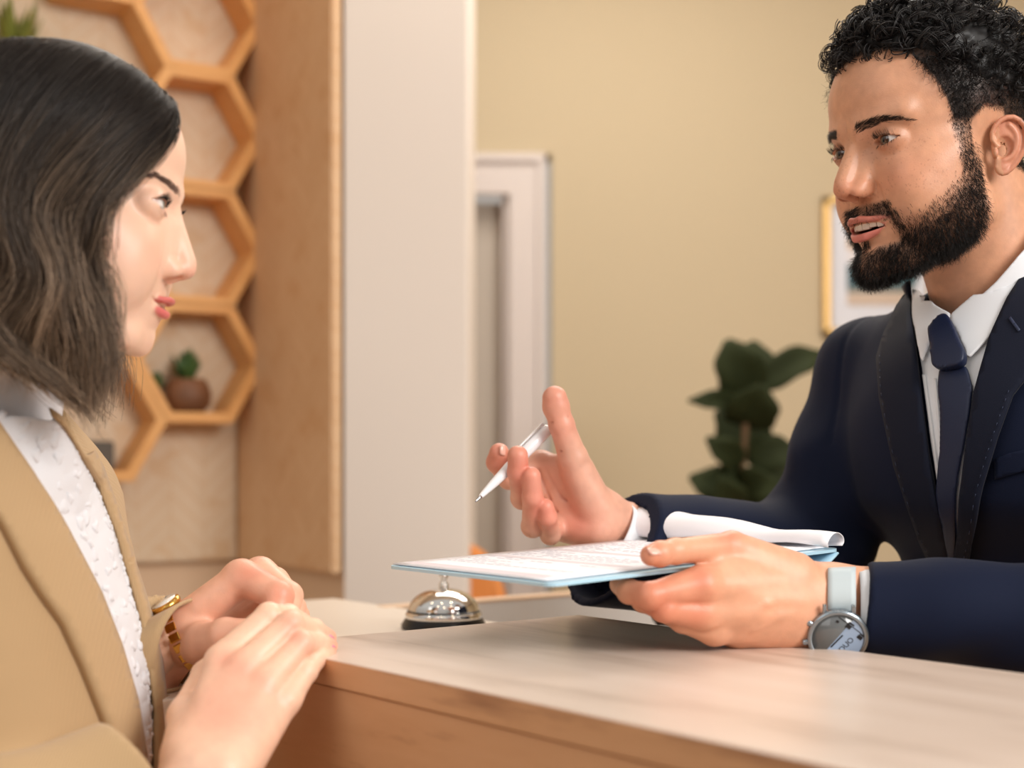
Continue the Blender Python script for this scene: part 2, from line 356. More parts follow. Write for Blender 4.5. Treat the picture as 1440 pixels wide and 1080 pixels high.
# picture on the back wall
M_gold = mat('frame_gold', (178, 142, 84), .35, metal=.6); M_matb = mat('mat_board', (222, 224, 232), .8)
pf = empty('framed_picture', (1.06, DW, 1.62), 'gold-framed abstract print hanging on the olive wall behind the suited man', 'picture')
xa, xb = (1155-720)/FPX*DW, (1155-720)/FPX*DW+.34; za, zb = EYE+(HOR-474)/FPX*DW, EYE+(HOR-278)/FPX*DW
for c, s in (((xa+.012, (za+zb)/2), (.024, zb-za)), ((xb-.012, (za+zb)/2), (.024, zb-za)), (((xa+xb)/2, zb-.012), (xb-xa, .024)), (((xa+xb)/2, za+.012), (xb-xa, .024))):
    boxm('frame', (c[0], DW-.015, c[1]), (s[0], .03, s[1]), M_gold, pf, bev=.004)
pr = boxm('mat_board', ((xa+xb)/2, DW-.008, (za+zb)/2), (xb-xa-.04, .01, zb-za-.04), M_matb, pf, bev=0)
yc = lambda y: EYE+(HOR-y)/FPX*DW
for y0, y1, c, x1 in ((335, 352, (212, 186, 160), .2), (352, 372, (226, 222, 224), .2), (372, 402, (60, 98, 108), .21), (402, 412, (110, 120, 118), .2), (412, 430, (206, 186, 168), .19)):
    boxm('print_band', (xa+.075+x1/2, DW-.0145, (yc(y0)+yc(y1))/2), (x1, .003, yc(y0)-yc(y1)), mat('print_ink', c, .8), pr, bev=0)
# ------------------------------------------------------------------ hexagonal shelves on the panel
M_hex = mat('shelf_pine', (230, 172, 104), .5, var=(6, .5, (214, 148, 78), (1, 1, 6)))
e1 = np.array([d1[0], d1[1], 0]); en = np.array([.545, -.84, 0]); ez = np.array([0, 0, 1.])
def onpanel(px, py):
    # pixel -> point on the panel plane
    k = (px-720)/FPX; t = (k*CORN[1]-CORN[0])/(d1[0]-k*d1[1]); q = CORN+d1*t; return t, q[1], EYE+(HOR-py)/FPX*q[1]
HR = .1475
def hexshelf(t, z, label):
    c = np.array([CORN[0]+d1[0]*t, CORN[1]+d1[1]*t, z])
    bm = bmesh.new(); ring = []
    for r in (HR, HR-.026):
        for dep in (0.001, .1):
            ring.append([bm.verts.new(Vector(c+e1*r*math.cos(math.radians(60*i))+ez*r*math.sin(math.radians(60*i))+en*dep)) for i in range(6)])
    o0, o1, i0, i1 = ring
    for i in range(6):
        j = (i+1) % 6
        for q in ((o0[i], o0[j], o1[j], o1[i]), (i0[j], i0[i], i1[i], i1[j]), (o1[i], o1[j], i1[j], i1[i]), (o0[j], o0[i], i0[i], i0[j])): bm.faces.new(q)
    bmesh.ops.recalc_face_normals(bm, faces=bm.faces); bmesh.ops.bevel(bm, geom=bm.edges[:], offset=.0018, segments=2, affect='EDGES')
    return c, tag(bmobj('hexagonal_shelf', bm, M_hex), label, 'shelf', 'hexagonal wooden shelves')
t0, _, _ = onpanel(258, 350); HH = HR*math.sqrt(3)-.010; zc = onpanel(258, 354)[2]
lb = ['topmost hexagonal wooden shelf, cut off by the top of the picture', 'hexagonal wooden shelf level with the top of the dark hair', 'hexagonal wooden shelf level with the face of the woman', 'hexagonal wooden shelf holding two small potted succulents']
cs = []
for i, k in enumerate((2, 1, 0, -1)): cs.append(hexshelf(t0, zc+k*HH, lb[i])[0])
dt = HR*1.5-.006
cl, _ = hexshelf(t0-dt, zc-1.5*HH, 'lowest hexagonal wooden shelf, holding a small dark box')
cu, _ = hexshelf(t0-dt, zc+2.5*HH, 'hexagonal wooden shelf at the top edge, left of the topmost one')
chx, _ = hexshelf(t0-2*dt, zc+.35*HH, 'hexagonal wooden shelf hidden by hair, carrying the spiky green plant')
M_leaf = mat('leaf_green', (62, 92, 44), .45, var=(9, .6, (96, 120, 60))); M_pot = mat('pot_brown', (128, 84, 54), .6, var=(20, .7, (92, 58, 36)), bump=(50, .3, .003)); M_pot2 = mat('pot_dark', (84, 62, 40), .7)
M_spike = mat('leaf_olive', (112, 118, 46), .5, var=(8, .6, (150, 140, 70)))
def blades(name, base, n, ln, spread, wd, m, parent, droop=.3, seed=1):
    r = np.random.default_rng(seed); V = []; F = []
    for i in range(n):
        a = r.uniform(0, 2*math.pi); e = r.uniform(.15, 1)*spread; L_ = ln*r.uniform(.7, 1.05); K = 7
        dr_ = np.array([math.cos(a)*math.sin(e), math.sin(a)*math.sin(e), math.cos(e)]); sd = np.cross(dr_, [0, 0, 1.]); sd /= np.linalg.norm(sd)+1e-9; nrm = np.cross(sd, dr_)
        b0 = len(V)
        for k in range(K):
            s = k/(K-1); c = np.array(base)+dr_*L_*s-np.array([0, 0, 1])*droop*L_*s*s*math.sin(e); w = wd*math.sin(math.pi*min(.999, .25+.75*s)) if s < 1 else 0
            V += [c-sd*w, c+nrm*w*.25, c+sd*w, c-nrm*w*.15]
        for k in range(K-1):
            for j in range(4): F.append((b0+k*4+j, b0+k*4+(j+1) % 4, b0+k*4+4+(j+1) % 4, b0+k*4+4+j))
    V = np.array(V); w0_ = np.array([CORN[0], CORN[1], 0])+en*.006; dd = (V-w0_) @ en; V += np.clip(-dd, 0, None)[:, None]*en
    return meshobj(name, V, F, m, parent)
def potplant(c, r, h, mp, label, nb, ln, seed, ml=M_leaf, sp=.75, wd=.008):
    rt = empty('potted_plant', c, label, 'plant')
    lathe('pot', [(0, 0), (r*.6, 0), (r*.92, h*.25), (r, h*.55), (r*.85, h*.88), (r*.72, h), (r*.62, h), (r*.6, h*.85), (0, h*.85)], c, mp, rt)
    blades('foliage', (c[0], c[1], c[2]+h*.85), nb, ln, sp, wd, ml, rt, seed=seed); return rt
b4 = cs[3]-ez*(HR*.866-.019)
potplant(tuple(b4+en*.055-e1*.012), .052, .075, M_pot, 'small succulent in a round brown pot, in front on the shelf', 34, .085, 3, wd=.012)
potplant(tuple(b4+en*.04-e1*.072), .027, .058, M_pot2, 'tiny plant in a dark pot, tucked left of the brown pot', 16, .05, 5, wd=.01)
bl = cl-ez*(HR*.866-.019)
tag(boxm('storage_box', tuple(bl+en*.05+e1*.0+ez*.033), (.085, .05, .064), mat('box_grey', (92, 84, 76), .7), axes=(e1, -en, ez), bev=.006), 'small dark grey box standing in the lowest hexagonal shelf', 'box')
ct = chx+ez*(HR*.866+.001)+en*.065+e1*.055
potplant(tuple(ct), .05, .09, M_pot2, 'spiky green plant above the dark hair, in the upper left corner', 60, .20, 9, M_spike, 1.05, .011)
# a trailing plant hanging in the topmost shelf
tp = cs[0]+ez*(-HR*.866+.02)+en*.05+e1*.02
hp = tuple(cs[0]+ez*(HR*.866+.002)+en*.05)
# ------------------------------------------------------------------ big leafy plant behind the men
def fig():
    D = 3.25; rt = empty('fiddle_leaf_fig', tuple(P(1030, 800, D)*[1, 1, 0]), 'tall dark green leafy plant standing before the olive wall', 'plant')
    ML = mat('fig_leaf', (36, 42, 18), .75, spec=.2,  var=(4, .5, (48, 56, 28))); MS = mat('fig_stem', (104, 78, 50), .7)
    zf = 0; b = P(1035, 900, D); base = np.array([b[0], b[1], .32])
    lathe('pot', [(0, 0), (.13, 0), (.17, .32), (.155, .32), (.15, .29), (0, .29)], (b[0], b[1], 0), mat('pot_white', (225, 222, 215), .5), rt)
    st = crom([base, P(1030, 860, D), P(1028, 740, D+.02), P(1045, 640, D), P(1048, 560, D-.01), P(1040, 480, D)], 40)
    V, F = tube(st, np.linspace(.014, .007, 40), 8); meshobj('stem', V, F, MS, rt)
    L = [((1045, 560), (1022, 458), 34, -.05), ((1048, 560), (1062, 462), 26, .06), ((1062, 545), (1160, 478), 22, .02), ((1040, 575), (966, 545), 14, -.06), ((1048, 600), (1072, 520), 34, -.09), ((1045, 640), (1035, 545), 38, .03), ((1038, 660), (992, 596), 20, -.08), ((1050, 650), (1128, 618), 24, .0), ((1035, 700), (968, 652), 26, -.03), ((1042, 690), (1100, 660), 26, -.09), ((1030, 730), (1012, 650), 24, -.12), ((1040, 720), (1060, 640), 32, .05), ((1050, 700), (1110, 640), 26, .08), ((1030, 700), (985, 700), 22, .06), ((1030, 730), (1072, 700), 28, .02)]
    for (a, c, w, dz) in L:
        A = P(a[0], a[1], D); T_ = P(c[0], c[1], D+dz); K = 12; w = w*1.3/FPX*D; ax = T_-A; ln = np.linalg.norm(ax); ax /= ln; sd = np.cross(ax, [0, -1., .25]); sd /= np.linalg.norm(sd); nr = np.cross(sd, ax); V = []; F = []
        for k in range(K):
            s = k/(K-1); wd = w*(math.sin(math.pi*min(.98, s**.75*.93+.03)))*(1-.28*math.exp(-((s-.42)/.13)**2))*(1+.06*math.sin(s*19)); cc = A+ax*ln*s-np.array([0, 0, 1])*.03*s*s+nr*.02*math.sin(3*s)
            for q in (-1, -.5, 0, .5, 1): V.append(cc+sd*wd*q+nr*(abs(q)*wd*.35+.004*math.sin(9*s+q*3)))
        for k in range(K-1):
            for j in range(4): F.append((k*5+j, k*5+j+1, k*5+6+j, k*5+5+j))
        thicken('leaf', V, F, ML, rt, .0012)
        V, F = tube([st[np.argmin(np.linalg.norm(st-A, axis=1))], A+ax*.01], .003, 6); 
fig()
# ------------------------------------------------------------------ reception counter
ZT = 1.10
def woodmat(name, c1, c2, c3, sc, rough=.4, axis=None):
    m = mat(name, c1, rough); nt = m.node_tree; N, L = nt.nodes, nt.links; b = N['Principled BSDF']
    tc = N.new('ShaderNodeTexCoord'); mp = N.new('ShaderNodeMapping'); mp.inputs['Rotation'].default_value = (0, 0, math.atan2(.785, .62)); L.new(tc.outputs['Object'], mp.inputs[0])
    m2 = N.new('ShaderNodeMapping'); m2.inputs['Scale'].default_value = (1.2, 9, 9); L.new(mp.outputs[0], m2.inputs[0])
    n = N.new('ShaderNodeTexNoise'); n.inputs['Scale'].default_value = sc; n.inputs['Detail'].default_value = 8; n.inputs['Roughness'].default_value = .6; L.new(m2.outputs[0], n.inputs['Vector'])
    r = N.new('ShaderNodeValToRGB'); L.new(n.outputs[0], r.inputs[0]); E_ = r.color_ramp.elements; E_[0].position = .3; E_[0].color = lin(*c3); E_[1].position = .72; E_[1].color = lin(*c1); x = E_.new(.47); x.color = lin(*c2)
    L.new(r.outputs[0], b.inputs['Base Color']); bu = N.new('ShaderNodeBump'); bu.inputs['Strength'].default_value = .15; bu.inputs['Distance'].default_value = .001; L.new(n.outputs[0], bu.inputs['Height']); L.new(bu.outputs[0], b.inputs['Normal']); return m
M_top = woodmat('counter_oak_pale', (224, 206, 192), (214, 194, 178), (184, 162, 145), 2.6, .3)
M_front = woodmat('counter_oak_warm', (222, 172, 128), (212, 160, 116), (150, 102, 70), 3, .45)
def onz(px, py, z): D = (EYE-z)*FPX/(py-HOR); return P(px, py, D)[:2]
C1 = onz(362, 905, ZT); 
CW = .345; CL = 1.6; C2 = C1+Vv*CW
q = [C1, C1+U*CL, C1+U*CL+Vv*CW, C2]
ctr = empty('reception_counter', (float((C1+U*.8+Vv*.17)[0]), float((C1+U*.8+Vv*.17)[1]), 0), 'raised wooden reception counter with pale oak top between the two people', 'counter')
prism('counter_top', [tuple(x) for x in q], ZT-.021, ZT, [M_top, M_front], ctr, bev=.0018)
me = bpy.data.objects['counter_top'].data
for p_ in me.polygons:
    p_.material_index = 0 if p_.normal.z > .6 else 1
q2 = [C1+U*.004+Vv*.003, C1+U*CL+Vv*.003, C1+U*CL+Vv*.03, C1+U*.004+Vv*.03]
prism('front_panel', [tuple(x) for x in q2], .02, ZT-.022, M_front, ctr)
q3 = [C1+U*.004+Vv*.03, C1+U*.03+Vv*.03, C1+U*.03+Vv*(CW-.01), C1+U*.004+Vv*(CW-.01)]
prism('end_panel', [tuple(x) for x in q3], .02, ZT-.022, M_front, ctr)
# lower white desk with the bell, and the white upstand beyond it
ZD = 1.062; M_desk = mat('desk_laminate_cream', (232, 218, 202), .35); M_desk2 = mat('desk_laminate_white', (214, 212, 208), .4); M_edge = mat('desk_edge_wood', (232, 200, 168), .5)
K1 = onz(470, 841, ZD); 
def _d(k, a, b): return tuple(k+U*a+Vv*b)
dk = empty('low_desk', (float(K1[0]), float(K1[1]), 0), 'cream lower desk top under the chrome bell', 'desk')
prism('desk_top', [_d(K1, 0, 0), _d(K1, .95, 0), _d(K1, .95, -.095), _d(K1, 0.615, -.095), _d(K1, .615, -.62), _d(K1, 0, -.62)], ZD-.03, ZD, M_desk, dk, bev=.002)
prism('desk_side', [_d(K1, .01, -.02), _d(K1, .03, -.02), _d(K1, .03, -.6), _d(K1, .01, -.6)], 0, ZD-.031, M_desk2, dk)
J1 = onz(560, 857, ZD); J2 = onz(1010, 823, ZD); dj = (J2-J1)/np.linalg.norm(J2-J1); nj = np.array([-dj[1], dj[0]])
up = empty('desk_screen', (float(J1[0]), float(J1[1]), 0), 'white desk screen with pale wooden top edge, beyond the bell', 'desk screen')
# sits behind the desk
J1 = J1+nj*.03; J2 = J2+nj*.03
prism('screen_panel', [tuple(J1), tuple(J2+dj*.6), tuple(J2+dj*.6+nj*.02), tuple(J1+nj*.02)], 0, ZD-.003, M_desk2, up)
prism('top_edge', [tuple(J1-nj*.002), tuple(J2+dj*.6-nj*.002), tuple(J2+dj*.6+nj*.022), tuple(J1+nj*.022)], ZD-.003, ZD+.001, M_edge, up, bev=.001)
# ------------------------------------------------------------------ call bell
M_chr = mat('chrome', (225, 222, 218), .06, metal=1); M_blk = mat('black_plastic', (18, 16, 16), .35)
bc = P(624, 880, 1.58); bc[2] = ZD; kb = 1.58/FPX
be = empty('call_bell', tuple(bc), 'chrome call bell with round button on the cream desk', 'bell')
R_ = 53.5*kb; z = lambda py: EYE+(HOR-py)/FPX*1.58
lathe('base', [(0, 0), (R_*1.1, 0), (R_*1.12, .004), (R_*1.0, .012), (R_*.95, .02), (R_*.6, .022), (0, .022)], tuple(bc), M_blk, be)
zb0 = z(872); zt = z(826)
pr_ = [(R_*.97, zb0-bc[2]+.000), (R_*1.0, zb0-bc[2]+.002), (R_*1.01, zb0-bc[2]+.006), (R_*.98, zb0-bc[2]+.009), (R_*.93, zb0-bc[2]+.010)]
for i in range(1, 15):
    a = i/14*math.pi/2; pr_.append((R_*.93*math.cos(a), zb0-bc[2]+.010+(zt-zb0-.01)*math.sin(a)))
pr_ += [(R_*.05, zt-bc[2]-.002)]
lathe('dome', [(R_*.9, zb0-bc[2]+.001)]+pr_, tuple(bc), M_chr, be, n=96)
h0 = zt-bc[2]
lathe('button', [(0, h0-.002), (.0055, h0-.001), (.0055, h0+.004), (.004, h0+.005), (.0028, h0+.008), (.0036, h0+.0095), (.0052, h0+.012), (.0052, h0+.014), (.0036, h0+.0168), (.002, h0+.018), (.0018, h0+.022), (0, h0+.0225)], tuple(bc), M_chr, be, n=24)
# ------------------------------------------------------------------ orange chair beyond the desk and small dark box
M_or = mat('chair_orange', (214, 132, 62), .6)
oc = P(662, 806, 2.9)
ch = empty('wooden_chair', (oc[0], oc[1]+.2, 0), 'orange-brown chair glimpsed behind the bell, against the white wall', 'chair')
V, F = tube(crom([P(600, 880, 2.9), P(618, 800, 2.9), P(650, 776, 2.92), P(684, 800, 2.94), P(704, 860, 2.94)], 24), .02, 8); meshobj('back_frame', V, F, M_or, ch)
bmx = P(655, 835, 2.93); boxm('backrest', tuple(bmx), (.11, .02, .15), M_or, ch, bev=.008)
boxm('seat', (bmx[0], bmx[1]+.2, .62), (.36, .36, .04), M_or, ch, bev=.01)
for sx in (-1, 1):
    for sy in (0, 1): V, F = tube([(bmx[0]+sx*.15, bmx[1]+.04+sy*.32, 0), (bmx[0]+sx*.14, bmx[1]+.05+sy*.3, .62 if sy else .86)], .014, 8); meshobj('leg', V, F, M_or, ch)
dkb = P(947, 868, 1.62); tag(boxm('document_tray', (dkb[0]+.02, dkb[1], ZD+.014), (.085, .05, .028), M_blk, bev=.003), 'low black tray on the desk, below the far dark sleeve', 'tray')
# ------------------------------------------------------------------ people: heads
f32 = np.float32
def A(*v): return np.array(v, f32)
EARH = [(.35, 0), (-.5, .65), (-.5, 1.6), (.2, 2.45), (1.2, 2.65), (2.1, 2.05), (2.4, 1.0), (2.15, -.2), (1.55, -1.2), (.85, -2.0), (.2, -2.15), (-.2, -1.6)]
EARA = [(.95, 2.0), (1.45, 1.4), (1.6, .7), (1.45, -.1), (1.05, -.75), (.45, -1.0)]
def ear_field(p, k, side):   # p in head coords, returns sdf for ear on +x or -x side
    q = p.copy(); q[:, 0] *= side; a = math.radians(k.get('ear_out', 28)); b = math.radians(-8); es = k.get('ear_s', 1.0)
    c = A(*k.get('ear', (7.0, -.4, -1.6))); d = (q-c)/es
    s0 = -d[:, 1]*math.cos(a)+d[:, 0]*math.sin(a); n = d[:, 0]*math.cos(a)+d[:, 1]*math.sin(a); t0 = d[:, 2]
    s = s0*math.cos(b)+t0*math.sin(b); t = -s0*math.sin(b)+t0*math.cos(b)
    e = np.stack([s, t, n], 1).astype(f32)
    f = ell(e, (.85, .35, .0), (1.45, 2.25, .28)); f = smin(f, ell(e, (.25, -1.55, .08), (.62, .75, .3)), .25)
    f = smax(f, -ell(e, (.45, .05, .35), (.85, 1.05, .55)), .15)
    H = [(x, y, .22+.10*math.sin(i*.5)) for i, (x, y) in enumerate(EARH)]; H[0] = (.35, 0, .0)
    g = 9
    H = crom(H, 20)
    for i in range(len(H)-1): g = np.minimum(g, cap(e, H[i], H[i+1], .25-.08*abs(i-8)/10)) if i else cap(e, H[i], H[i+1], .2)
    f = smin(f, g, .15)
    X = crom([(x, y, .18) for x, y in EARA], 9); g = 9
    for i in range(len(X)-1): g = np.minimum(g, cap(e, X[i], X[i+1], .22))
    f = smin(f, g, .22); f = smin(f, ell(e, (-.3, -.35, .28), (.25, .42, .28)), .2)
    f = smax(f, -ell(e, (.35, -.15, -.1), (.35, .45, .5)), .15)
    return f*es
def head_field(k):
    EX, EY, EZ = k.get('eye', (3.15, 7.3, 0)); er = 1.22; mw = k.get('mouth_w', 2.6); op = k.get('open', 0); mz = k.get('mouth_z', -6.9); lf = k.get('lip', 1.0)
    up, lo_ = k.get('lids', (.52, .40)); ny, nz = k.get('nose', (11.6, -3.7)); nb = k.get('nose_b', 9.0)
    chin = k.get('chin', (8.4, -10.3, 1.6)); jw = k.get('jaw', (5.2, .6, -7.4)); jr = k.get('jaw_r', 1.5); sm = k.get('smile', .25); nw = k.get('nose_w', 1.0)
    ly = k.get('lip_y', 0)
    lipU = [(0, 10.42, mz+.50+op*.35), (.55, 10.38, mz+.56+op*.35), (1.3, 10.0, mz+.42+op*.3), (mw, 8.85+k.get('lip_cy', 0), mz+sm)]
    lipL = [(0, 10.22, mz-.52-op*.8), (.7, 10.1, mz-.50-op*.75), (1.5, 9.6, mz-.32-op*.5), (mw, 8.75+k.get('lip_cy', 0), mz+sm-.12)]
    lipU = [(a, b+ly, c) for a, b, c in lipU]; lipL = [(a, b+ly, c) for a, b, c in lipL]
    rU = [.30*lf, .34*lf, .32*lf, .16]; rL = [k.get('lipl', .46)*lf, k.get('lipl', .46)*lf, .38*lf, .16]
    def lips(q):
        u = 9.; l = 9.
        for i in range(3):
            u = np.minimum(u, cap(q, lipU[i], lipU[i+1], rU[i], rU[i+1])); l = np.minimum(l, cap(q, lipL[i], lipL[i+1], rL[i], rL[i+1]))
        return u, l
    def f(p):
        q = p.copy(); q[:, 0] = np.abs(q[:, 0]); x, y, z = q[:, 0], q[:, 1], q[:, 2]
        far = None
        d = ell(q, (0, -.4, 3.4), k.get('skull', (7.6, 9.8, 8.3)))
        d = smin(d, ell(q, (0, 2.9, -2.6), k.get('face', (6.5, 6.3, 8.8))), 1.5)
        d = smin(d, ell(q, *k.get('fore', ((0, 5.0, 3.7), (5.3, 4.0, 3.9)))), 1.5)
        jb = chin[1]+.15
        d = smin(d, cap(q, jw, (2.2, 6.9, jb), jr, 1.35), 2.0)
        d = smin(d, cap(q, (2.2, 6.9, jb), (0, chin[0], chin[1]), 1.3, 1.5), 1.3)
        d = smin(d, sph(q, (0, chin[0], chin[1]), chin[2]), 1.0)
        d = smin(d, cap(q, (5.6, 3.4, -2.2), (3.7, 6.9, -3.2), .9, 1.3), 2.2)
        d = smin(d, ell(q, (4.2, 3.6, -5.6), (2.3, 4.0, 4.2)), 1.8)
        d = smin(d, ell(q, (3.3, 6.7, -5.2), (2.0, 1.9, 2.2)), 1.6)
        d = smin(d, ell(q, (0, 7.9+ly, mz), (2.7, 2.0, 2.3)), 1.4)       # muzzle
        d = smax(d, (y-chin[0])*-.30+(z-chin[1]+1.75*chin[2]/1.6)*-.954, 1.1)
        d = smin(d, cap(q, (0, -2.2, -4), k.get('neck', (0, -4.6, -16)), k.get('neck_r', 5.5), k.get('neck_r', 5.5)+.4), 1.3)
        br = k.get('brow', .85)
        by = k.get('brow_y', 8.75); d = smin(d, cap(q, (.9, by, 1.55), (4.5, by-1.85, 2.0), br, br*.85), 1.2)
        d = smax(d, -ell(q, (EX+.1, EY+2.3+k.get('sock', 0), EZ-.1), (1.75, 1.35, 1.15)), .9)
        # eyelids round the eyeball
        e = q-A(EX, EY, EZ); r_ = np.linalg.norm(e, axis=1)
        d = smin(d, ell(q, (EX, EY-.02, EZ), (1.55, 1.46, 1.40)), .35)
        w = np.clip(1-(e[:, 0]/1.38)**2, -1, 1); tl = k.get('tilt', .08)*e[:, 0]
        zu = up*np.sign(w)*np.abs(w)**.8+tl; zl = -lo_*w+tl
        d = d+k.get('crease', .09)*np.exp(-((e[:, 2]-zu-.33)/.085)**2)*(e[:, 1] > .3)*np.clip(1.3-np.abs(e[:, 0]), 0, 1)
        d = d+.05*np.exp(-((e[:, 2]-zl+.42)/.12)**2)*(e[:, 1] > .3)*np.clip(1.4-np.abs(e[:, 0]), 0, 1)
        opn = np.maximum(np.maximum(-np.minimum(zu-e[:, 2], e[:, 2]-zl), 1.14-r_), .2-e[:, 1])
        d = smax(d, -opn, .07)
        d = smin(d, ell(q, (1.78, 8.05, -.12), (.28, .35, .3)), .3)      # inner corner
        # nose
        d = smin(d, cap(q, (0, nb-.95, 1.2), (0, ny-1.0, nz+.7), .72, .80*nw), .9); d = smin(d, cap(q, (0, nb-.5, 1.0), (0, ny-.70, nz+.5), .42, .55*nw), .5)
        d = smin(d, cap(q, (.7, 8.6, -1.2), (1.0*nw, ny-2.2, nz+.1), .5, .75), .8)
        d = smin(d, sph(q, (0, ny-.74, nz-.02), .74), .5)
        d = smin(d, ell(q, (.38, ny-.72, nz+.02), (.52, .58, .55)), .3)
        d = smin(d, ell(q, (1.10*nw, ny-1.8, nz-.36), (.62, .98, .66)), .55)
        d = smin(d, cap(q, (0, ny-1.0, nz-.55), (0, 10.0+ly, nz-1.05), .32), .4)
        d = smax(d, -ell(q, (.80*nw, ny-1.32, nz-1.0), (.36, .66, .66), rotm(0, 0, 18)), .16)
        d = d+.10*np.exp(-((x-1.78*nw)/.14)**2-((z-nz+.25)/.55)**2-((y-9.0)/1.2)**2)
        # lips
        u, l = lips(q)
        d = d+.07*np.exp(-(x/.22)**2-((z-mz-1.35)/.45)**2)*(y > 9)
        d = smin(d, u, .28); d = smin(d, l, .34)
        mc = k.get('mzc', 0)
        if op > 0:
            d = smax(d, -ell(q, (0, 8.9+ly, mz-.05-op*.22), (mw-.3, 2.2, .14+op*.62)), .12)
        else:
            zc = mz+sm*(x/mw)**2*1.0+.03*np.cos(x*3); d = d+.17*np.exp(-((z-zc)/.075)**2)*(y > 8.3)*np.clip((mw+.05-x)*2, 0, 1)
        # fold from nose wing to mouth corner, dimple
        if k.get('fold', .06):
            t = np.clip((z-(mz-.4))/(nz-.1-(mz-.4)), 0, 1); xf = 3.1-(1.1*t); d = d+k['fold']*np.exp(-((x-xf)/.22)**2)*(y > 5)*np.clip(np.minimum((z-mz+1.1)*1.5, (nz+.3-z)*2), 0, 1)
        d = d+.10*np.exp(-((z-mz+1.75)/.45)**2-(x/1.6)**2)*(y > 8.3)
        for s in ((-1, 1) if k.get('ears', True) else ()):
            m = (p[:, 0]*s > 4.5) & (np.abs(p[:, 1]+.4) < 4.2) & (np.abs(p[:, 2]+1.5) < 4.6)
            if m.any(): d[m] = smin(d[m], ear_field(p[m], k, s), .25)
        return d
    f.lips = lips; f.k = k; f.eye = (EX, EY, EZ); f.mw = mw; f.mz = mz
    return f
def frame_from(yaw, pitch, roll=0):
    """columns right, forward, up. yaw: 0 looks at the camera, + turns toward picture left"""
    y = math.radians(yaw); F = Vector((-math.sin(y), -math.cos(y), 0)); R = Vector((-math.cos(y), math.sin(y), 0)); Up = Vector((0, 0, 1))
    q = Matrix.Rotation(math.radians(pitch), 3, R); F = q @ F; Up = q @ Up
    q = Matrix.Rotation(math.radians(roll), 3, F); R = q @ R; Up = q @ Up
    return np.array([R, F, Up]).T
class Head:
    def __init__(s, k, yaw, pitch, roll, lm, world, scale=.01):
        s.R = frame_from(yaw, pitch, roll); s.sc = scale; s.f = head_field(k); s.O = world-s.R @ (np.array(lm)*scale); s.k = k
    def W(s, v): return np.asarray(v) @ s.R.T*s.sc+s.O
    def L(s, w): return ((np.asarray(w)-s.O) @ s.R/s.sc).astype(f32)
    def F(s, w): return s.f(s.L(w))*s.sc      # world sdf in metres
    def px(s, v): w = s.W(np.atleast_2d(v)); return np.stack([720+w[:, 0]/w[:, 1]*FPX, HOR-(w[:, 2]-EYE)/w[:, 1]*FPX], 1)
M_eye_w = mat('eye_white', (232, 226, 220), .12, coat=.6)
def eyemesh(h, side, gaze, iris, m_w, parent, pup=.19, ir=.58):
    EX, EY, EZ = h.f.eye; c = h.W((side*EX, EY, EZ)); g = gaze-c; g /= np.linalg.norm(g)
    n, k = 40, 28; V = []; C = []; u = np.cross(g, [0, 0, 1.]); u /= np.linalg.norm(u); w = np.cross(u, g); R = 1.20*h.sc
    for i in range(k+1):
        a = math.pi*(i/k)**1.35; rr = a
        for j in range(n):
            b = 2*math.pi*j/n; d = g*math.cos(a)+(u*math.cos(b)+w*math.sin(b))*math.sin(a); s = math.sin(a)*1.2
            bul = .09*max(0, 1-(s/.62)**2)*(a < 1.2); V.append(c+d*(R+bul*h.sc))
            if a > 1.3: col = (.80, .76, .73)
            elif s < pup: col = (.004, .003, .003)
            elif s < ir: col = tuple(np.array(iris)*(.55 if s > ir*.86 else (1.1+.3*math.sin(b*17+s*9))))
            else: col = (.80, .76, .73)
            if a < 1.3 and s > .98: col = tuple(np.array(col)*(1, .86, .82))
            C.append(col)
    F = [(i*n+j, i*n+(j+1) % n, (i+1)*n+(j+1) % n, (i+1)*n+j) for i in range(k) for j in range(n)]
    return meshobj('eye', V, F, m_w, parent, True, np.array(C))
M_eye = mat('eye_surface', (232, 226, 220), .08, coat=1.0, vcol=True)
M_teeth = mat('teeth_enamel', (236, 226, 212), .2, coat=.4); M_gum = mat('mouth_inside', (96, 34, 30), .5)
def teeth(h, parent, m_z, y0=9.35):
    V = []; F = []; wds = [.82, .66, .62]
    for s in (-1, 1):
        pos = 0
        for i, wd in enumerate(wds):
            xc = pos+wd/2; pos += wd*.95; ht = (.86, .78, .82, .72, .68)[i]; yc = y0-.19*xc*xc; ang = -s*math.atan(.38*xc)
            bm = bmesh.new(); bmesh.ops.create_cube(bm, size=1); bmesh.ops.bevel(bm, geom=bm.edges[:], offset=.22, segments=3, affect='EDGES', profile=.6); c_, s_ = math.cos(ang), math.sin(ang); b0 = len(V)
            bm.verts.index_update()
            for v in bm.verts:
                q = Vector((v.co.x*wd*(1-.1*v.co.z), v.co.y*.42, v.co.z*ht*1.15)); q = Vector((q.x*c_-q.y*s_, q.x*s_+q.y*c_, q.z)); V.append(h.W((s*xc+q.x, yc+q.y, m_z+q.z+(.06 if i == 1 else 0))))
            F += [tuple(b0+v.index for v in f.verts) for f in bm.faces]; bm.free()
    return meshobj('teeth', V, F, M_teeth, parent, True)
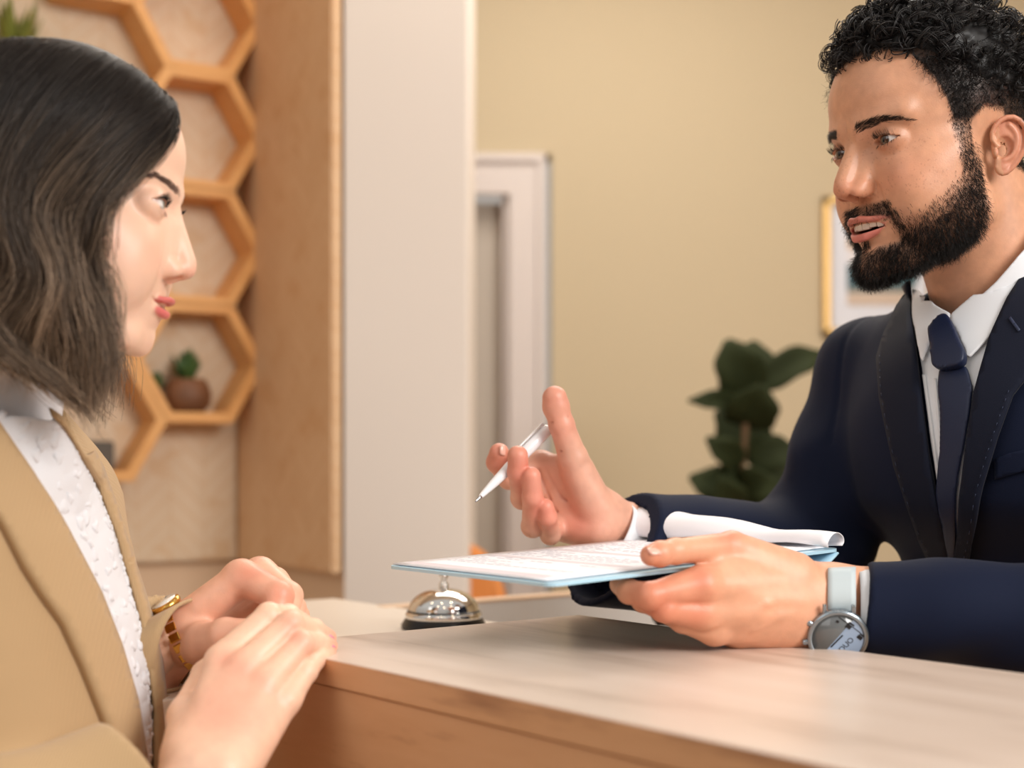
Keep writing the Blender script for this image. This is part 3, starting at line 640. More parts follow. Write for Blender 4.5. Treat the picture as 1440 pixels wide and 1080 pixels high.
# ------------------------------------------------------------------ the man
KM = dict(eye=(3.2, 7.35, 0), skull=(7.6, 9.7, 8.2), face=(6.3, 6.2, 8.7), lids=(.46, .38), tilt=.04, nose=(11.9, -3.45), nose_b=9.15, nose_w=.98, chin=(8.9, -10.6, 1.5), jaw=(5.3, .8, -7.6), jaw_r=1.2,
          open=.52, mouth_w=2.65, mouth_z=-7.0, smile=.42, brow=.98, fold=.07, crease=.07, neck=(0, -5.2, -17), neck_r=5.6, lip=.86, ear=(7.0, -.6, -2.6))
HM = Head(KM, 66, -12, 0, (-3.2, 8.6, 0), P(1241, 198, 1.27), .0102)
KM['neck'] = tuple(HM.L(P(1428, 500, 1.37))); HM.f = head_field(KM)
man = empty('person', (.55, 1.50, 0), 'person with curly black hair, beard, navy suit and tie, holding the clipboard', 'person')
M_skin = mat('skin', (205, 150, 118), .42, sss=.12, vcol=True, bump=(700, .3, .0005), spec=.45)
def skincol(base, n): return np.tile(np.array(base[:3], f32), (n, 1))
def mixc(C, c, w): w = np.clip(w, 0, 1)[:, None]; return C*(1-w)+np.array(c[:3], f32)*w
def sstep(a, b, x): t = np.clip((x-a)/(b-a), 0, 1); return t*t*(3-2*t)
def beardm(q):
    x = np.abs(q[:, 0]); y, z = q[:, 1], q[:, 2]; u, l = HM.f.lips(np.stack([x, y, z], 1)); d = np.minimum(u, l)
    # cheek line: from sideburn to moustache corner
    zl = np.interp(y, [-2, 1.0, 2.2, 3.4, 5.0, 6.5, 8.0, 12], [-4.2, -1.2, -1.6, -2.9, -4.6, -5.7, -6.2, -6.4])
    b = sstep(.5, -3.2, z-zl)**1.2*sstep(.4, 1.3, y+(z+2)*.10)*(x > 1.0)*sstep(-1.9, -.9, (z+12.6)-(8.9-y)*.42)
    b = b*(1-sstep(6.9, 7.5, y)*sstep(3.0, 2.5, x)*sstep(-9.25, -8.75, z-.05*x)); b = np.maximum(b, sstep(-8.9, -9.5, z)*(x < 3.0)*(y > 4))
    mo = sstep(3.3, 2.9, x)*sstep(-4.9, -5.3, z)*sstep(-6.6, -6.3, z+.09*x*x*.5)*(y > 7.0); mo = np.maximum(mo, sstep(.55, .25, np.abs(x-3.15+(z+6)*.0))*(z < -5.9)*(z > -8.5)*(y > 6.5)*.9)
    sp = sstep(.55, .3, x)*(z < -8.15)*(z > -9.6)*(y > 8)*.8
    b = np.maximum(np.maximum(b, mo), sp); b *= sstep(-.02, .12, d)
    b *= sstep(-14.2, -12.4, z+.0*y)
    side = (x > 5.6) & (z > -4) & (z < 3.5); b = np.where(side, np.maximum(b, sstep(1.5, 2.1, y)*sstep(4.0, 3.2, y)*1.0), b)
    return b
def hairm(q):   # scalp hair mask of the man
    x = np.abs(q[:, 0]); y, z = q[:, 1], q[:, 2]
    zl = np.interp(y, [-12, -9, -4, -1.8, .4, 1.6, 3.4, 4.2, 4.9, 5.6, 6.6, 12], [-6.5, -6.0, -4.4, .6, 1.2, .2, 0.4, 3.2, 4.8, 6.6, 7.5, 7.9])
    return sstep(-.25, .5, z-zl)
def mancol(q):
    x = np.abs(q[:, 0]); y, z = q[:, 1], q[:, 2]; C = skincol(lin(206, 152, 120), len(q)); n = vnoise(q*1.3, 3)+.5*vnoise(q*3.1, 4)
    n = n+.5*vnoise(q*11, 6)*.6; C *= (1+.17*n)[:, None]
    C = mixc(C, lin(196, 116, 88), .55*np.exp(-((y-11)/2)**2-(x/2)**2-((z+3.8)/1.3)**2)); C = mixc(C, lin(205, 130, 100), .4*np.exp(-((x-4.3)/2)**2-((z+3.2)/1.8)**2)*(y > 3))
    C = mixc(C, lin(196, 118, 94), .5*(x > 7.3)*(z < 3)); C = mixc(C, lin(160, 100, 76), .35*np.exp(-((x-3.2)/1.7)**2-((z+.1)/1.0)**2)*(y > 6))
    fr = vnoise(q*9, 8); C = mixc(C, lin(140, 84, 60), .35*(fr > .36)*(y > 5)*(z < 1)*(z > -5))
    u, l = HM.f.lips(np.stack([x, y, z], 1).astype(f32)); C = mixc(C, lin(178, 92, 82), .8*sstep(.10, .01, u)); C = mixc(C, lin(196, 104, 98), .8*sstep(.10, .01, l))
    C = mixc(C, lin(112, 44, 40), sstep(.9, 1.4, 10.35-y-.17*x*x)*(np.abs(z+7.15) < .6)*(x < 2.3)*(y > 6))
    C = mixc(C, lin(44, 32, 27), .5*beardm(q)); C = mixc(C, lin(26, 20, 18), .93*hairm(q)*(z > -6)); return C
def headmesh(h, colf, hcm=.115, lo=(-9.6, -11, -19), hi=(9.6, 13, 12.6)):
    V, F = sdfmesh(h.f, lo, hi, hcm, slack=2.0); return h.W(V), F, colf(V.astype(f32)), V
VH, FH, CH, LH = headmesh(HM, mancol)
gz = P(236, 292, 1.0)
for s in (-1, 1): eyemesh(HM, s, gz, (.045, .018, .008), M_eye, man)
teeth(HM, man, -6.8, 9.6)

M_hair = mat('hair_black', (22, 17, 16), .46, spec=.32, vcol=True)
def pick(L, F, wf, n):
    """n random surface points on mesh L,F with density wf, + normals (local)"""
    F = F; a, b, c, d = L[F[:, 0]], L[F[:, 1]], L[F[:, 2]], L[F[:, 3]]; nr = np.cross(c-a, d-b); ar = np.linalg.norm(nr, axis=1)/2; m = (a+b+c+d)/4
    w = ar*wf(m); cw = np.cumsum(w); i = np.searchsorted(cw, rng.random(n)*cw[-1]); i = np.minimum(i, len(F)-1); u = rng.random((n, 1)); v = rng.random((n, 1))
    p = (a[i]*(1-u)+b[i]*u)*(1-v)+(d[i]*(1-u)+c[i]*u)*v; nn = nr[i]/(np.linalg.norm(nr[i], axis=1)[:, None]+1e-9); return p.astype(float), nn
def fur(name, h, pts, nr, dirs, ln, K, r0, r1, cols, m, parent, curl=.12, n=3, sag=None):
    M = len(pts); t = np.linspace(0, 1, K)[None, :, None]; ln = ln.reshape(-1, 1, 1)
    Q = pts[:, None]+dirs[:, None]*ln*t+(0 if sag is None else sag[:, None]*ln*t*t)
    ph = rng.random((M, 1, 3))*6.28; Q = Q+curl*ln*np.sin(ph+t*rng.uniform(4, 9, (M, 1, 1)))*t*rng.uniform(.4, 1, (M, 1, 3))
    V, F, C = strands(h.W(Q.reshape(-1, 3)).reshape(Q.shape), r0*h.sc, r1*h.sc, cols, n)
    return meshobj(name, V, F, m, parent, True, C)
def hcols(n, base, var, hl=None, ph=.1):
    c = np.array(base)*(1+var*rng.normal(size=(n, 1))); c = np.clip(c, .001, 1)
    if hl is not None: k = rng.random(n) < ph; c[k] = np.array(hl)*(1+.3*rng.normal(size=(k.sum(), 1)))
    return np.clip(c, .001, 1).astype(f32)
# beard
p_, n_ = pick(LH, FH, beardm, 21000); z = p_[:, 2]; x = np.abs(p_[:, 0])
ln = np.interp(z, [-13, -10, -7, -4, 0, 3], [1.0, 1.05, .8, .5, .38, .38])*rng.uniform(.6, 1.15, len(z)); mou = (p_[:, 1] > 7.5) & (z > -8); ln[mou] = .55*rng.uniform(.6, 1.1, mou.sum())
dr = np.array([0, .05, -1.0])+n_*np.interp(z, [-11, -6, -2], [.9, .65, .35])[:, None]+rng.normal(size=p_.shape)*.28; dr[mou] += np.stack([np.sign(p_[mou, 0])*.8, 0*z[mou], .0*z[mou]], 1); dr /= np.linalg.norm(dr, axis=1)[:, None]
fur('beard', HM, p_-n_*.03, n_, dr, ln, 6, .016, .006, hcols(len(p_), (.009, .007, .006), .3, (.03, .019, .013), .08), M_hair, man, .16)
# brows
def browm(q):
    x = np.abs(q[:, 0]); z = q[:, 2]; zc = np.interp(x, [.9, 2.0, 3.6, 4.9, 5.6], [1.3, 1.6, 1.85, 1.5, 1.0]); hw = np.interp(x, [.8, 1.4, 3, 4.4, 5.4], [.25, .42, .38, .26, .08])
    return sstep(1.0, .75, np.abs(z-zc)/hw)*(x > .8)*(x < 5.4)*(q[:, 1] > 4)
p_, n_ = pick(LH, FH, browm, 1000); x = np.abs(p_[:, 0]); s_ = np.sign(p_[:, 0]); a = np.interp(x, [.8, 1.8, 3.5, 5.4], [1.2, .55, .1, -.35])+rng.normal(size=len(x))*.15
dr = np.stack([s_*np.cos(a), -.35+0*a, np.sin(a)], 1)+n_*.18; fur('eyebrows', HM, p_, n_, dr, .6*rng.uniform(.6, 1.1, len(x)), 5, .014, .004, hcols(len(x), (.03, .02, .015), .3), M_hair, man, .05)
# lashes
def lashes(h, nu, nl, L_, col, parent, r0=.016, sides=(-1, 1)):
    k = h.k; up, lo_ = k['lids']; tl = k.get('tilt', .08); EX, EY, EZ = h.f.eye; P0 = []; D0 = []; LN = []
    for s in sides:
        for j in range(nu+nl):
            top = j < nu; u = rng.uniform(-1.15, 1.3); w = max(0, 1-(u/1.38)**2); zz = (up*w**.8 if top else -lo_*w)+tl*u; rr = 1.40; yy = math.sqrt(max(.05, rr*rr-u*u*.82-zz*zz))
            P0.append((s*(EX+u), EY+yy-.02, EZ+zz)); d = np.array([s*(u*.45+.1), 1.0, .65 if top else -.7])+rng.normal(size=3)*.12; D0.append(d/np.linalg.norm(d)); LN.append(L_*(1 if top else .55)*rng.uniform(.6, 1.1))
    P0 = np.array(P0); D0 = np.array(D0); sg = np.tile([0, -.1, .45], (len(P0), 1)); sg[:, 2] *= np.sign(D0[:, 2])
    fur('eyelash', h, P0, D0, D0, np.array(LN), 5, r0, .004, hcols(len(P0), col, .1), M_hair, parent, .02, 3, sg)
for s in (-1, 1): lashes(HM, 60, 20, .6, (.006, .005, .005), man, sides=(s,))
# scalp hair: short faded sides, curls on top
def sidem(q): return hairm(q)*sstep(7.6, 5.5, q[:, 2])*(1-.55*sstep(3.2, 0, q[:, 2])*(q[:, 1] > -2.5))
p_, n_ = pick(LH, FH, sidem, 13000); z = p_[:, 2]; ln = np.interp(z, [-6, 0, 2.5, 4, 6], [.35, .35, .6, 1.0, 1.6])*rng.uniform(.7, 1.2, len(z))
dr = n_*.6+np.array([0, .35, -.6])+rng.normal(size=p_.shape)*.3; dr /= np.linalg.norm(dr, axis=1)[:, None]
Vs = fur('hair', HM, p_-n_*.02, n_, dr, ln, 6, .02, .008, hcols(len(p_), (.014, .011, .010), .3), M_hair, man, .25)
def capf(p):
    q = p.copy(); d = ell(q, (0, -.5, 3.8), (7.8, 9.8, 9.0)); d = np.minimum(d, ell(q, (0, 2.2, 7.0), (6.1, 5.6, 4.3))); d = d-.5*vnoise(p*.6, 2)-.5*vnoise(p*1.3, 5)
    zl = np.interp(q[:, 1], [-12, -9, -4, 0, 3, 5, 6.6, 12], [-1, -.5, 1.4, 3.4, 4.6, 6.9, 7.9, 8.3]); return smax(d, (zl-q[:, 2])*.5-.5*vnoise(p*1.1, 9), 1.0)
VC, FC = sdfmesh(capf, (-10, -12, -1), (10, 12, 15), .22); meshobj('hair_cap', HM.W(VC), FC, M_hair, man, True, np.tile(A(.008, .007, .007), (len(VC), 1)))
def curls(n, seed):
    p_, n_ = pick(VC, FC, lambda m: (m[:, 2] > .5)*(1+1.4*(m[:, 1] > 3)), n); paths = []
    K = 26; M = len(p_); ax = np.cross(n_, rng.normal(size=(M, 3))); ax /= np.linalg.norm(ax, axis=1)[:, None]; b = np.cross(n_, ax)
    R0 = rng.uniform(.35, .95, (M, 1))*np.clip(.55+.08*p_[:, 2:3], .5, 1.1); tr = rng.uniform(.9, 2.0, (M, 1)); ph = rng.random((M, 1))*6.28; t = np.linspace(0, 1, K)[None]; an = ph+t*tr*6.283; adv = rng.uniform(.3, 1.1, (M, 1))
    out = []
    for j in range(3):
        rr = R0*(1-.35*t)+.05*j; o = rng.normal(size=(M, 1, 3))*.05
        out.append(p_[:, None]+n_[:, None]*(.15+rr[..., None]*(1.0+np.cos(an)[..., None])*.75)+b[:, None]*(rr*np.sin(an))[..., None]+ax[:, None]*(adv*t*1.0+.07*j)[..., None]+o)
    return np.concatenate(out)
Q = curls(950, 1); V, F, C = strands(HM.W(Q.reshape(-1, 3)).reshape(Q.shape), .042*HM.sc, .018*HM.sc, hcols(len(Q), (.011, .009, .009), .3), 4)
meshobj('hair_curls', V, F, M_hair, man, True, C)
# ------------------------------------------------------------------ hands, arms
def handfield(chains, palm, kf=.0022, kp=.010, extra=None):
    """chains: list of [(point, radius)...]; palm: list of (a, b, ra, rb)"""
    def f(p):
        d = None
        for a, b, ra, rb in palm:
            c = cap(p, a, b, ra, rb); d = c if d is None else smin(d, c, kp)
        fing = None
        for ch in chains:
            g = None
            for i in range(len(ch)-1):
                c = cap(p, ch[i][0], ch[i+1][0], ch[i][1], ch[i+1][1]); g = c if g is None else smin(g, c, .0015)
            for (q, r) in ch[1:-1]: g = smin(g, sph(p, q, r*1.03), .003)
            g = smin(g, d, .007) if False else g
            fing = g if fing is None else smin(fing, g, kf)
        d = smin(d, fing, .006)
        if extra is not None: d = extra(p, d)
        return d
    return f
def H(*a):  # list of (px,py,D,r) -> chain
    return [(P(x, y, D), r) for x, y, D, r in a]
def PC(a, b): return (P(*a[:3]), P(*b[:3]), a[3], b[3])
def handmesh(f, pts, h=.0016, base=(214, 156, 128), red=(206, 118, 96), tips=(), seed=5, crease=None, ex=.03):
    pts = np.array(pts); V, F = sdfmesh(f, pts.min(0)-ex, pts.max(0)+ex, h)
    C = skincol(lin(*base), len(V)); C *= (1+.13*vnoise(V*90, seed)+.10*vnoise(V*230, seed+1))[:, None]
    for t in tips: C = mixc(C, lin(*red), .55*np.exp(-(np.linalg.norm(V-t[0], axis=1)/t[1])**2))
    if crease is not None:
        for a, b, w, s in crease:
            a = np.asarray(a); b = np.asarray(b); dd = cap(V, a, b, 0); C = mixc(C, lin(168, 92, 74), s*np.exp(-(dd/w)**2))
    return V, F, C
def bounds(chains, palm): return [q for ch in chains for q, r in ch]+[x for a in palm for x in a[:2]]
def nail(name, parent, c, ax, nr, ln, wd, m, lift=.0006):
    """slightly domed nail plate; c centre, ax toward the tip, nr outward normal"""
    ax = np.array(ax, float); ax /= np.linalg.norm(ax); nr = np.array(nr, float); nr -= ax*np.dot(ax, nr); nr /= np.linalg.norm(nr); sd = np.cross(ax, nr); V = []; F = []; n = 9; k = 7
    for i in range(n):
        u = i/(n-1)*2-1
        for j in range(k):
            v = j/(k-1)*2-1; w = wd*(1-.25*max(0, u)**3*1-.35*max(0, -u)**4); V.append(np.array(c)+ax*ln*u*(1-.18*v*v*(1 if u > 0 else .6))+sd*w*v+nr*(lift-wd*.42*v*v-.0007*u*u))
    for i in range(n-1):
        for j in range(k-1): F.append((i*k+j, i*k+j+1, (i+1)*k+j+1, (i+1)*k+j))
    return thicken(name, V, F, m, parent, .0005)
def join(parts):
    V = []; F = []; C = []; o = 0
    for v, f, c in parts: V.append(v); F.append(f+o); C.append(c); o += len(v)
    return np.concatenate(V), np.concatenate(F), np.concatenate(C)
M_nail = mat('fingernail', (232, 178, 160), .25, coat=.3); M_nailp = mat('fingernail_pink', (238, 150, 170), .2, coat=.5)
# --- man's raised right hand, palm to the camera
HR_ch = [H((832, 712, 1.375, .017), (806, 644, 1.362, .0138), (790, 598, 1.352, .0118), (782, 572, 1.35, .0122), (780, 560, 1.348, .0118)),
         H((760, 652, 1.392, .0125), (716, 672, 1.378, .0108), (699, 650, 1.368, .0098), (702, 637, 1.362, .0096)),
         H((753, 682, 1.395, .0120), (735, 700, 1.350, .0108), (729, 664, 1.328, .0098), (728, 641, 1.322, .0096)),
         H((760, 714, 1.395, .0115), (749, 740, 1.348, .0104), (749, 700, 1.326, .0094), (747, 670, 1.320, .0090)),
         H((782, 738, 1.388, .0105), (774, 752, 1.352, .0092), (770, 728, 1.332, .0084), (767, 713, 1.328, .0080))]
HR_p = [PC((850, 712, 1.392, .017), (762, 654, 1.396, .0125)), PC((852, 725, 1.392, .017), (757, 682, 1.40, .0125)), PC((852, 740, 1.392, .017), (764, 714, 1.40, .012)), PC((846, 752, 1.388, .016), (784, 738, 1.392, .012)),
        PC((840, 718, 1.378, .019), (814, 664, 1.370, .0155)), PC((806, 652, 1.376, .011), (762, 655, 1.388, .010)), PC((845, 722, 1.388, .019), (778, 672, 1.390, .0165)), PC((845, 735, 1.388, .019), (782, 706, 1.391, .0165)), PC((836, 748, 1.375, .016), (796, 742, 1.382, .014)), PC((852, 735, 1.392, .024), (900, 742, 1.41, .024))]
def hrx(p, d):
    for a, b, w, s in HRcr:
        dd = cap(p, a, b, 0); d = d+s*np.exp(-(dd/w)**2)
    return d
def line(pts, D): return [(P(*pts[i], D), P(*pts[i+1], D)) for i in range(len(pts)-1)]
HRcr = [(a, b, .0014, .0013) for a, b in line([(765, 655), (775, 675), (790, 700), (815, 712), (840, 716)], 1.372)]+[(a, b, .0012, .0010) for a, b in line([(758, 660), (768, 690), (785, 720), (800, 735)], 1.376)]+[(a, b, .0012, .0009) for a, b in line([(772, 595), (785, 592), (798, 586)], 1.343)]+[(a, b, .0012, .0008) for a, b in line([(777, 640), (790, 634), (812, 630)], 1.35)]
fHR = handfield(HR_ch, HR_p, extra=hrx)
tips = [(c[-1][0], .016) for c in HR_ch]+[(c[2][0], .014) for c in HR_ch]+[(P(815, 740, 1.37), .02)]
mR = handmesh(fHR, bounds(HR_ch, HR_p), .0015, (216, 162, 138), (214, 112, 92), tips, crease=[(a, b, .0011, .75) for a, b, w, s in HRcr])
# --- man's left hand, gripping the clipboard
HL_ch = [H((1118, 806, 1.135, .017), (1028, 769, 1.118, .0118), (950, 775, 1.085, .0096), (928, 779, 1.075, .0093), (915, 781, 1.070, .0080)),
         H((985, 822, 1.09, .0145), (915, 838, 1.075, .0102), (885, 832, 1.09, .0090), (872, 822, 1.11, .0082)),
         H((985, 862, 1.095, .0135), (935, 856, 1.08, .0100), (905, 844, 1.10, .0090), (890, 834, 1.125, .0085)),
         H((1003, 885, 1.11, .0125), (960, 872, 1.10, .0095), (930, 858, 1.12, .0085), (915, 842, 1.14, .0080)),
         H((1035, 890, 1.13, .0115), (995, 884, 1.125, .0088), (965, 870, 1.14, .0080), (950, 855, 1.155, .0075))]
HL_p = [PC((1178, 828, 1.150, .018), (988, 822, 1.092, .0135)), PC((1178, 848, 1.145, .018), (988, 861, 1.097, .0130)), PC((1178, 870, 1.145, .018), (1006, 884, 1.112, .0125)), PC((1172, 888, 1.148, .016), (1040, 889, 1.13, .0125)),
        PC((1150, 826, 1.155, .019), (1032, 772, 1.122, .0115)), PC((1105, 812, 1.13, .013), (1010, 797, 1.105, .010)), PC((1175, 830, 1.152, .020), (1330, 840, 1.16, .024)), PC((1175, 880, 1.15, .018), (1330, 880, 1.16, .024)), PC((1100, 850, 1.135, .022), (1040, 850, 1.115, .018))]
def hlx(p, d):
    for a, b in ((P(1150, 850, 1.12), P(1000, 830, 1.07)), (P(1150, 868, 1.12), P(1000, 866, 1.075))): d = d-.0009*np.exp(-(cap(p, a, b, 0)/.006)**2)
    for a, b in line([(1000, 868), (1040, 862), (1080, 850), (1140, 846)], 1.098)+line([(1060, 885), (1095, 866), (1130, 862)], 1.105): d = d-.0008*np.exp(-(cap(p, a, b, 0)/.0035)**2)
    return d
fHL = handfield(HL_ch, HL_p, extra=hlx)
tips = [(HL_ch[0][-1][0], .015), (P(985, 815, 1.078), .014), (P(980, 862, 1.083), .013), (P(1020, 756, 1.11), .012), (HL_ch[1][1][0], .02), (HL_ch[2][1][0], .02)]
mL = handmesh(fHL, bounds(HL_ch, HL_p), .0016, (222, 164, 132), (204, 104, 76), tips)
# --- hidden arms and torso of the man join the head and hands
E_R = P(1128, 800, 1.46); W_R = P(872, 744, 1.40); SR = np.array([.385, 1.50, 1.335]); E_L = np.array([.55, 1.11, 1.122]); W_L = P(1290, 862, 1.16); SL = np.array([.571, 1.235, 1.335])
NB = np.array([.476, 1.365, 1.36]); fm = np.array([-.83, -.56, 0]); rm = np.array([-.56, .83, 0]); RT = np.stack([fm, rm, [0, 0, 1]], 1).astype(f32)
def torso_m(p):
    d = ell(p, NB+[.03, .014, -.145], (.125, .172, .205), RT); d = smin(d, ell(p, NB+fm*.026+[0, 0, -.085], (.085, .140, .10), RT), .05)
    d = smin(d, ell(p, (.60, 1.42, 1.0), (.11, .15, .24), RT), .07)
    d = smin(d, cap(p, NB+[0, 0, -.025], SR, .055, .050), .04); d = smin(d, cap(p, NB+[0, 0, -.025], SL, .055, .050), .04); d = smin(d, cap(p, NB+[0, 0, .02], (SR+NB)/2+[0, 0, .0], .045, .045), .03); return d+.032*sstep(1.215, 1.145, p[:, 2])
def armsf(p):
    d = cap(p, SR, E_R, .042, .036); d = smin(d, cap(p, E_R, W_R, .034, .022), .01); d = np.minimum(d, smin(cap(p, SL, E_L, .042, .036), cap(p, E_L, W_L, .036, .028), .01)); return smin(d, torso_m(p)+.006, .02)
VA, FA = sdfmesh(armsf, (-.0, 1.0, .9), (.75, 1.65, 1.45), .006)
mA = (VA, FA, skincol(lin(206, 152, 120), len(VA)))
V, F, C = join([(VH, FH, CH), mR, mL, mA]); meshobj('body', V, F, M_skin, man, True, C)
nail('fingernail', man, P(921, 771.5, 1.0655), P(900, 776, 1.062)-P(940, 771, 1.075), (-.1, -.6, .8), .0068, .0056, M_nail)
nail('fingernail', man, P(709, 633, 1.3530), (.0, .1, 1), (.8, -.6, .1), .0052, .0048, M_nail)
# ------------------------------------------------------------------ the man's clothes
def wrin(p, s, q=(1, 1, 1)): return vnoise(p*np.array(q, f32)*s, 11)
def foldarm(p, a, b, amp, freq, seed=0, skew=1.5):
    """ring-like sleeve folds along the axis a-b"""
    a = np.asarray(a); b = np.asarray(b); ab = b-a; L_ = np.linalg.norm(ab); u = ab/L_; t = (p-a) @ u; r = p-a-t[:, None]*u; sd = np.cross(u, [0, 0, 1.]); sd /= np.linalg.norm(sd); w = np.cross(u, sd)
    an = np.arctan2(r @ sd, r @ w); ph = t*freq+skew*np.sin(an+seed)+2.2*vnoise(np.stack([t*9, np.sin(an), np.cos(an)], 1)*1.2, seed); return amp*np.sin(ph)*(.4+vnoise(p*14, seed+2)+.5)
CUR = P(860, 776, 1.385); axR = (P(1000, 800, 1.43)-CUR); axR /= np.linalg.norm(axR)
def rsleeve(p, off=0):
    ec = sstep(.02, .09, (p-CUR) @ axR)
    d = smin(cap(p, SR, E_R, .060+off, .056+off), cap(p, E_R, CUR-axR*.06, .058+off, .0580+off), .02)
    return d+foldarm(p, SR, E_R, .0065, 60, 1)*ec*(.35+.65*sstep(.08, .2, np.linalg.norm(p-SR, axis=1)))*(np.linalg.norm(p-SR, axis=1) > .05)
def lsleeve(p, off=0): 
    CL_ = P(1214, 860, 1.152); d = smin(cap(p, SL, E_L, .062+off, .056+off), cap(p, E_L, CL_-axL*.05, .054+off, .0375+off), .02); return d+foldarm(p, E_L, W_L, .0036, 45, 4)*sstep(.0, .06, (p-CL_) @ axL)
CL_ = P(1214, 860, 1.152); axL = (E_L-CL_)/np.linalg.norm(E_L-CL_); nL = axL+np.array([0, 0, -.10]); nL /= np.linalg.norm(nL)
nR = axR+np.array([.0, .15, -.48]); nR /= np.linalg.norm(nR)
def jbody(p):
    d = torso_m(p)-.012; d = d+.0022*wrin(p, 11)+.003*wrin(p, 6, (1, 1, .4)); return d
def jacket(p):
    b = jbody(p)
    r = rsleeve(p); r = smax(r, -((p-CUR) @ nR)-.002, .002); r = smax(r, -np.maximum(cap(p, CUR-axR*.05, CUR+axR*.04, .0485), -((p-CUR) @ nR)-.2), .002)
    l = lsleeve(p); l = smax(l, -((p-CL_) @ nL), .002); l = smax(l, -cap(p, CL_-axL*.05, CL_+axL*.015, .0310), .002)
    d = smin(b, r, .022)
    # armhole seam groove
    ds = np.abs((p-(SR+[.012, -.006, 0])) @ (np.array([-.56, .80, -.12])/np.linalg.norm([-.56, .80, -.12]))); d = d+.0018*np.exp(-(ds/.0035)**2)*(p[:, 2] > 1.22)*(np.linalg.norm(p-SR, axis=1) < .12)
    d = smin(d, l, .02)
    return smax(d, -cap(p, HM.W((0, -2.6, -6)), NB+fm*.03+[0, 0, -.004], .064, .058), .008)
M_suit = mat('suit_navy', (12, 21, 44), .8, spec=.18, sheen=.03, bump=(1400, .25, .0006)); M_lap = mat('lapel_navy', (12, 18, 36), .75, spec=.2, sheen=.03, bump=(1400, .25, .0006))
VJ, FJ = sdfmesh(jacket, (.0, .98, .86), (.78, 1.66, 1.47), .0035, slack=2.2); meshobj('jacket', VJ, FJ, M_suit, man, True)
M_shirt = mat('shirt_white', (226, 228, 232), .7, sss=.0, bump=(900, .1, .0004)); M_tie = mat('tie_navy', (13, 25, 54), .5, spec=.4, bump=(700, .3, .0004))
jb = lambda p: smin(jbody(p), rsleeve(p), .022)
drape('shirt_front', [(1286, 445), (1300, 520), (1312, 620), (1340, 790), (1352, 804), (1368, 660), (1382, 560), (1408, 480), (1450, 400), (1400, 430), (1345, 462)], jb, M_shirt, man, .0015, .002, 8)
for pts in ([(1302, 530), (1306, 530), (1330, 700), (1326, 700)], [(1318, 535), (1321, 535), (1330, 640), (1327, 640)]): drape('shirt_fold', pts, jb, M_shirt, man, .0025, .003, 4)
drape('tie_blade', [(1329, 524), (1347, 519), (1366, 521), (1374, 550), (1371, 580), (1364, 620), (1354, 670), (1350, 720), (1351, 775), (1345, 800), (1332, 745), (1324, 690), (1329, 640), (1330, 590), (1327, 545)], jb, M_tie, man, .006, .005, 7, sub=1)
drape('tie_knot', crom([(1320, 478), (1332, 464), (1342, 459), (1350, 466), (1360, 490), (1369, 510), (1365, 524), (1346, 529), (1328, 527), (1324, 505), (1320, 478)], 40)[:-1], jb, M_tie, man, .011, .010, 5, sub=1)
LLAP = [(1286, 402), (1290, 450), (1298, 514), (1306, 580), (1314, 638), (1328, 715), (1344, 788), (1349, 812), (1330, 812), (1300, 750), (1268, 652), (1249, 565), (1244, 510), (1253, 478), (1270, 440), (1276, 412)]
drape('lapel', LLAP, jb, M_lap, man, .0065, .0045, 8)
RLAP = [(1446, 385), (1420, 432), (1397, 484), (1384, 530), (1376, 560), (1366, 630), (1358, 690), (1347, 790), (1345, 815), (1366, 815), (1371, 756), (1388, 681), (1408, 615), (1428, 560), (1452, 530), (1500, 500), (1520, 440), (1480, 400)]
drape('lapel', RLAP, jb, M_lap, man, .0075, .0045, 8)
M_btn = mat('stitch_thread', (34, 44, 70), .6)
drape('pocket', [(1400, 645), (1420, 637), (1450, 630), (1480, 626), (1480, 655), (1440, 662), (1400, 674)], jb, M_suit, man, .001, .002, 6)
drape('buttonhole', [(1424, 462), (1427, 459), (1440, 476), (1437, 479)], jb, M_btn, man, .0125, .001, 3)
def stitches(path, off=.0118):
    Q = crom(path, 46); o, d = pixrays(Q); Hh, ok = cast(jb, o, d, t0=.7); g, _ = grad(jb, Hh, .002); Hh = Hh+g*off; V = []; F = []
    for i in range(0, 44, 2):
        v, f = tube([Hh[i], Hh[i]*.35+Hh[i+1]*.65], .00035, 4); F += [tuple(x+len(V) for x in q) for q in f]; V += list(v)
    meshobj('stitching', V, F, M_btn, man)
stitches([(1250, 508), (1254, 565), (1273, 652), (1304, 746), (1330, 800)]); stitches([(1424, 555), (1403, 614), (1383, 680), (1366, 756), (1361, 805)], .0128)
# shirt collar stands round the neck
ncol = lambda p: np.minimum(cap(p, HM.W((0, -2.6, -6)), NB-fm*.01, .060, .066), jbody(p)-.001)
drape('shirt_collar', [(1289, 412), (1290, 450), (1301, 509), (1305, 515), (1317, 480), (1341, 461), (1344, 449), (1322, 436), (1301, 414)], ncol, M_shirt, man, .006, .003, 6, sub=1)
drape('shirt_collar', [(1343, 449), (1342, 462), (1349, 470), (1358, 490), (1368, 510), (1382, 496), (1397, 479), (1420, 432), (1447, 385), (1470, 340), (1470, 290), (1440, 344), (1400, 395), (1370, 425)], ncol, M_shirt, man, .006, .003, 6, sub=1)
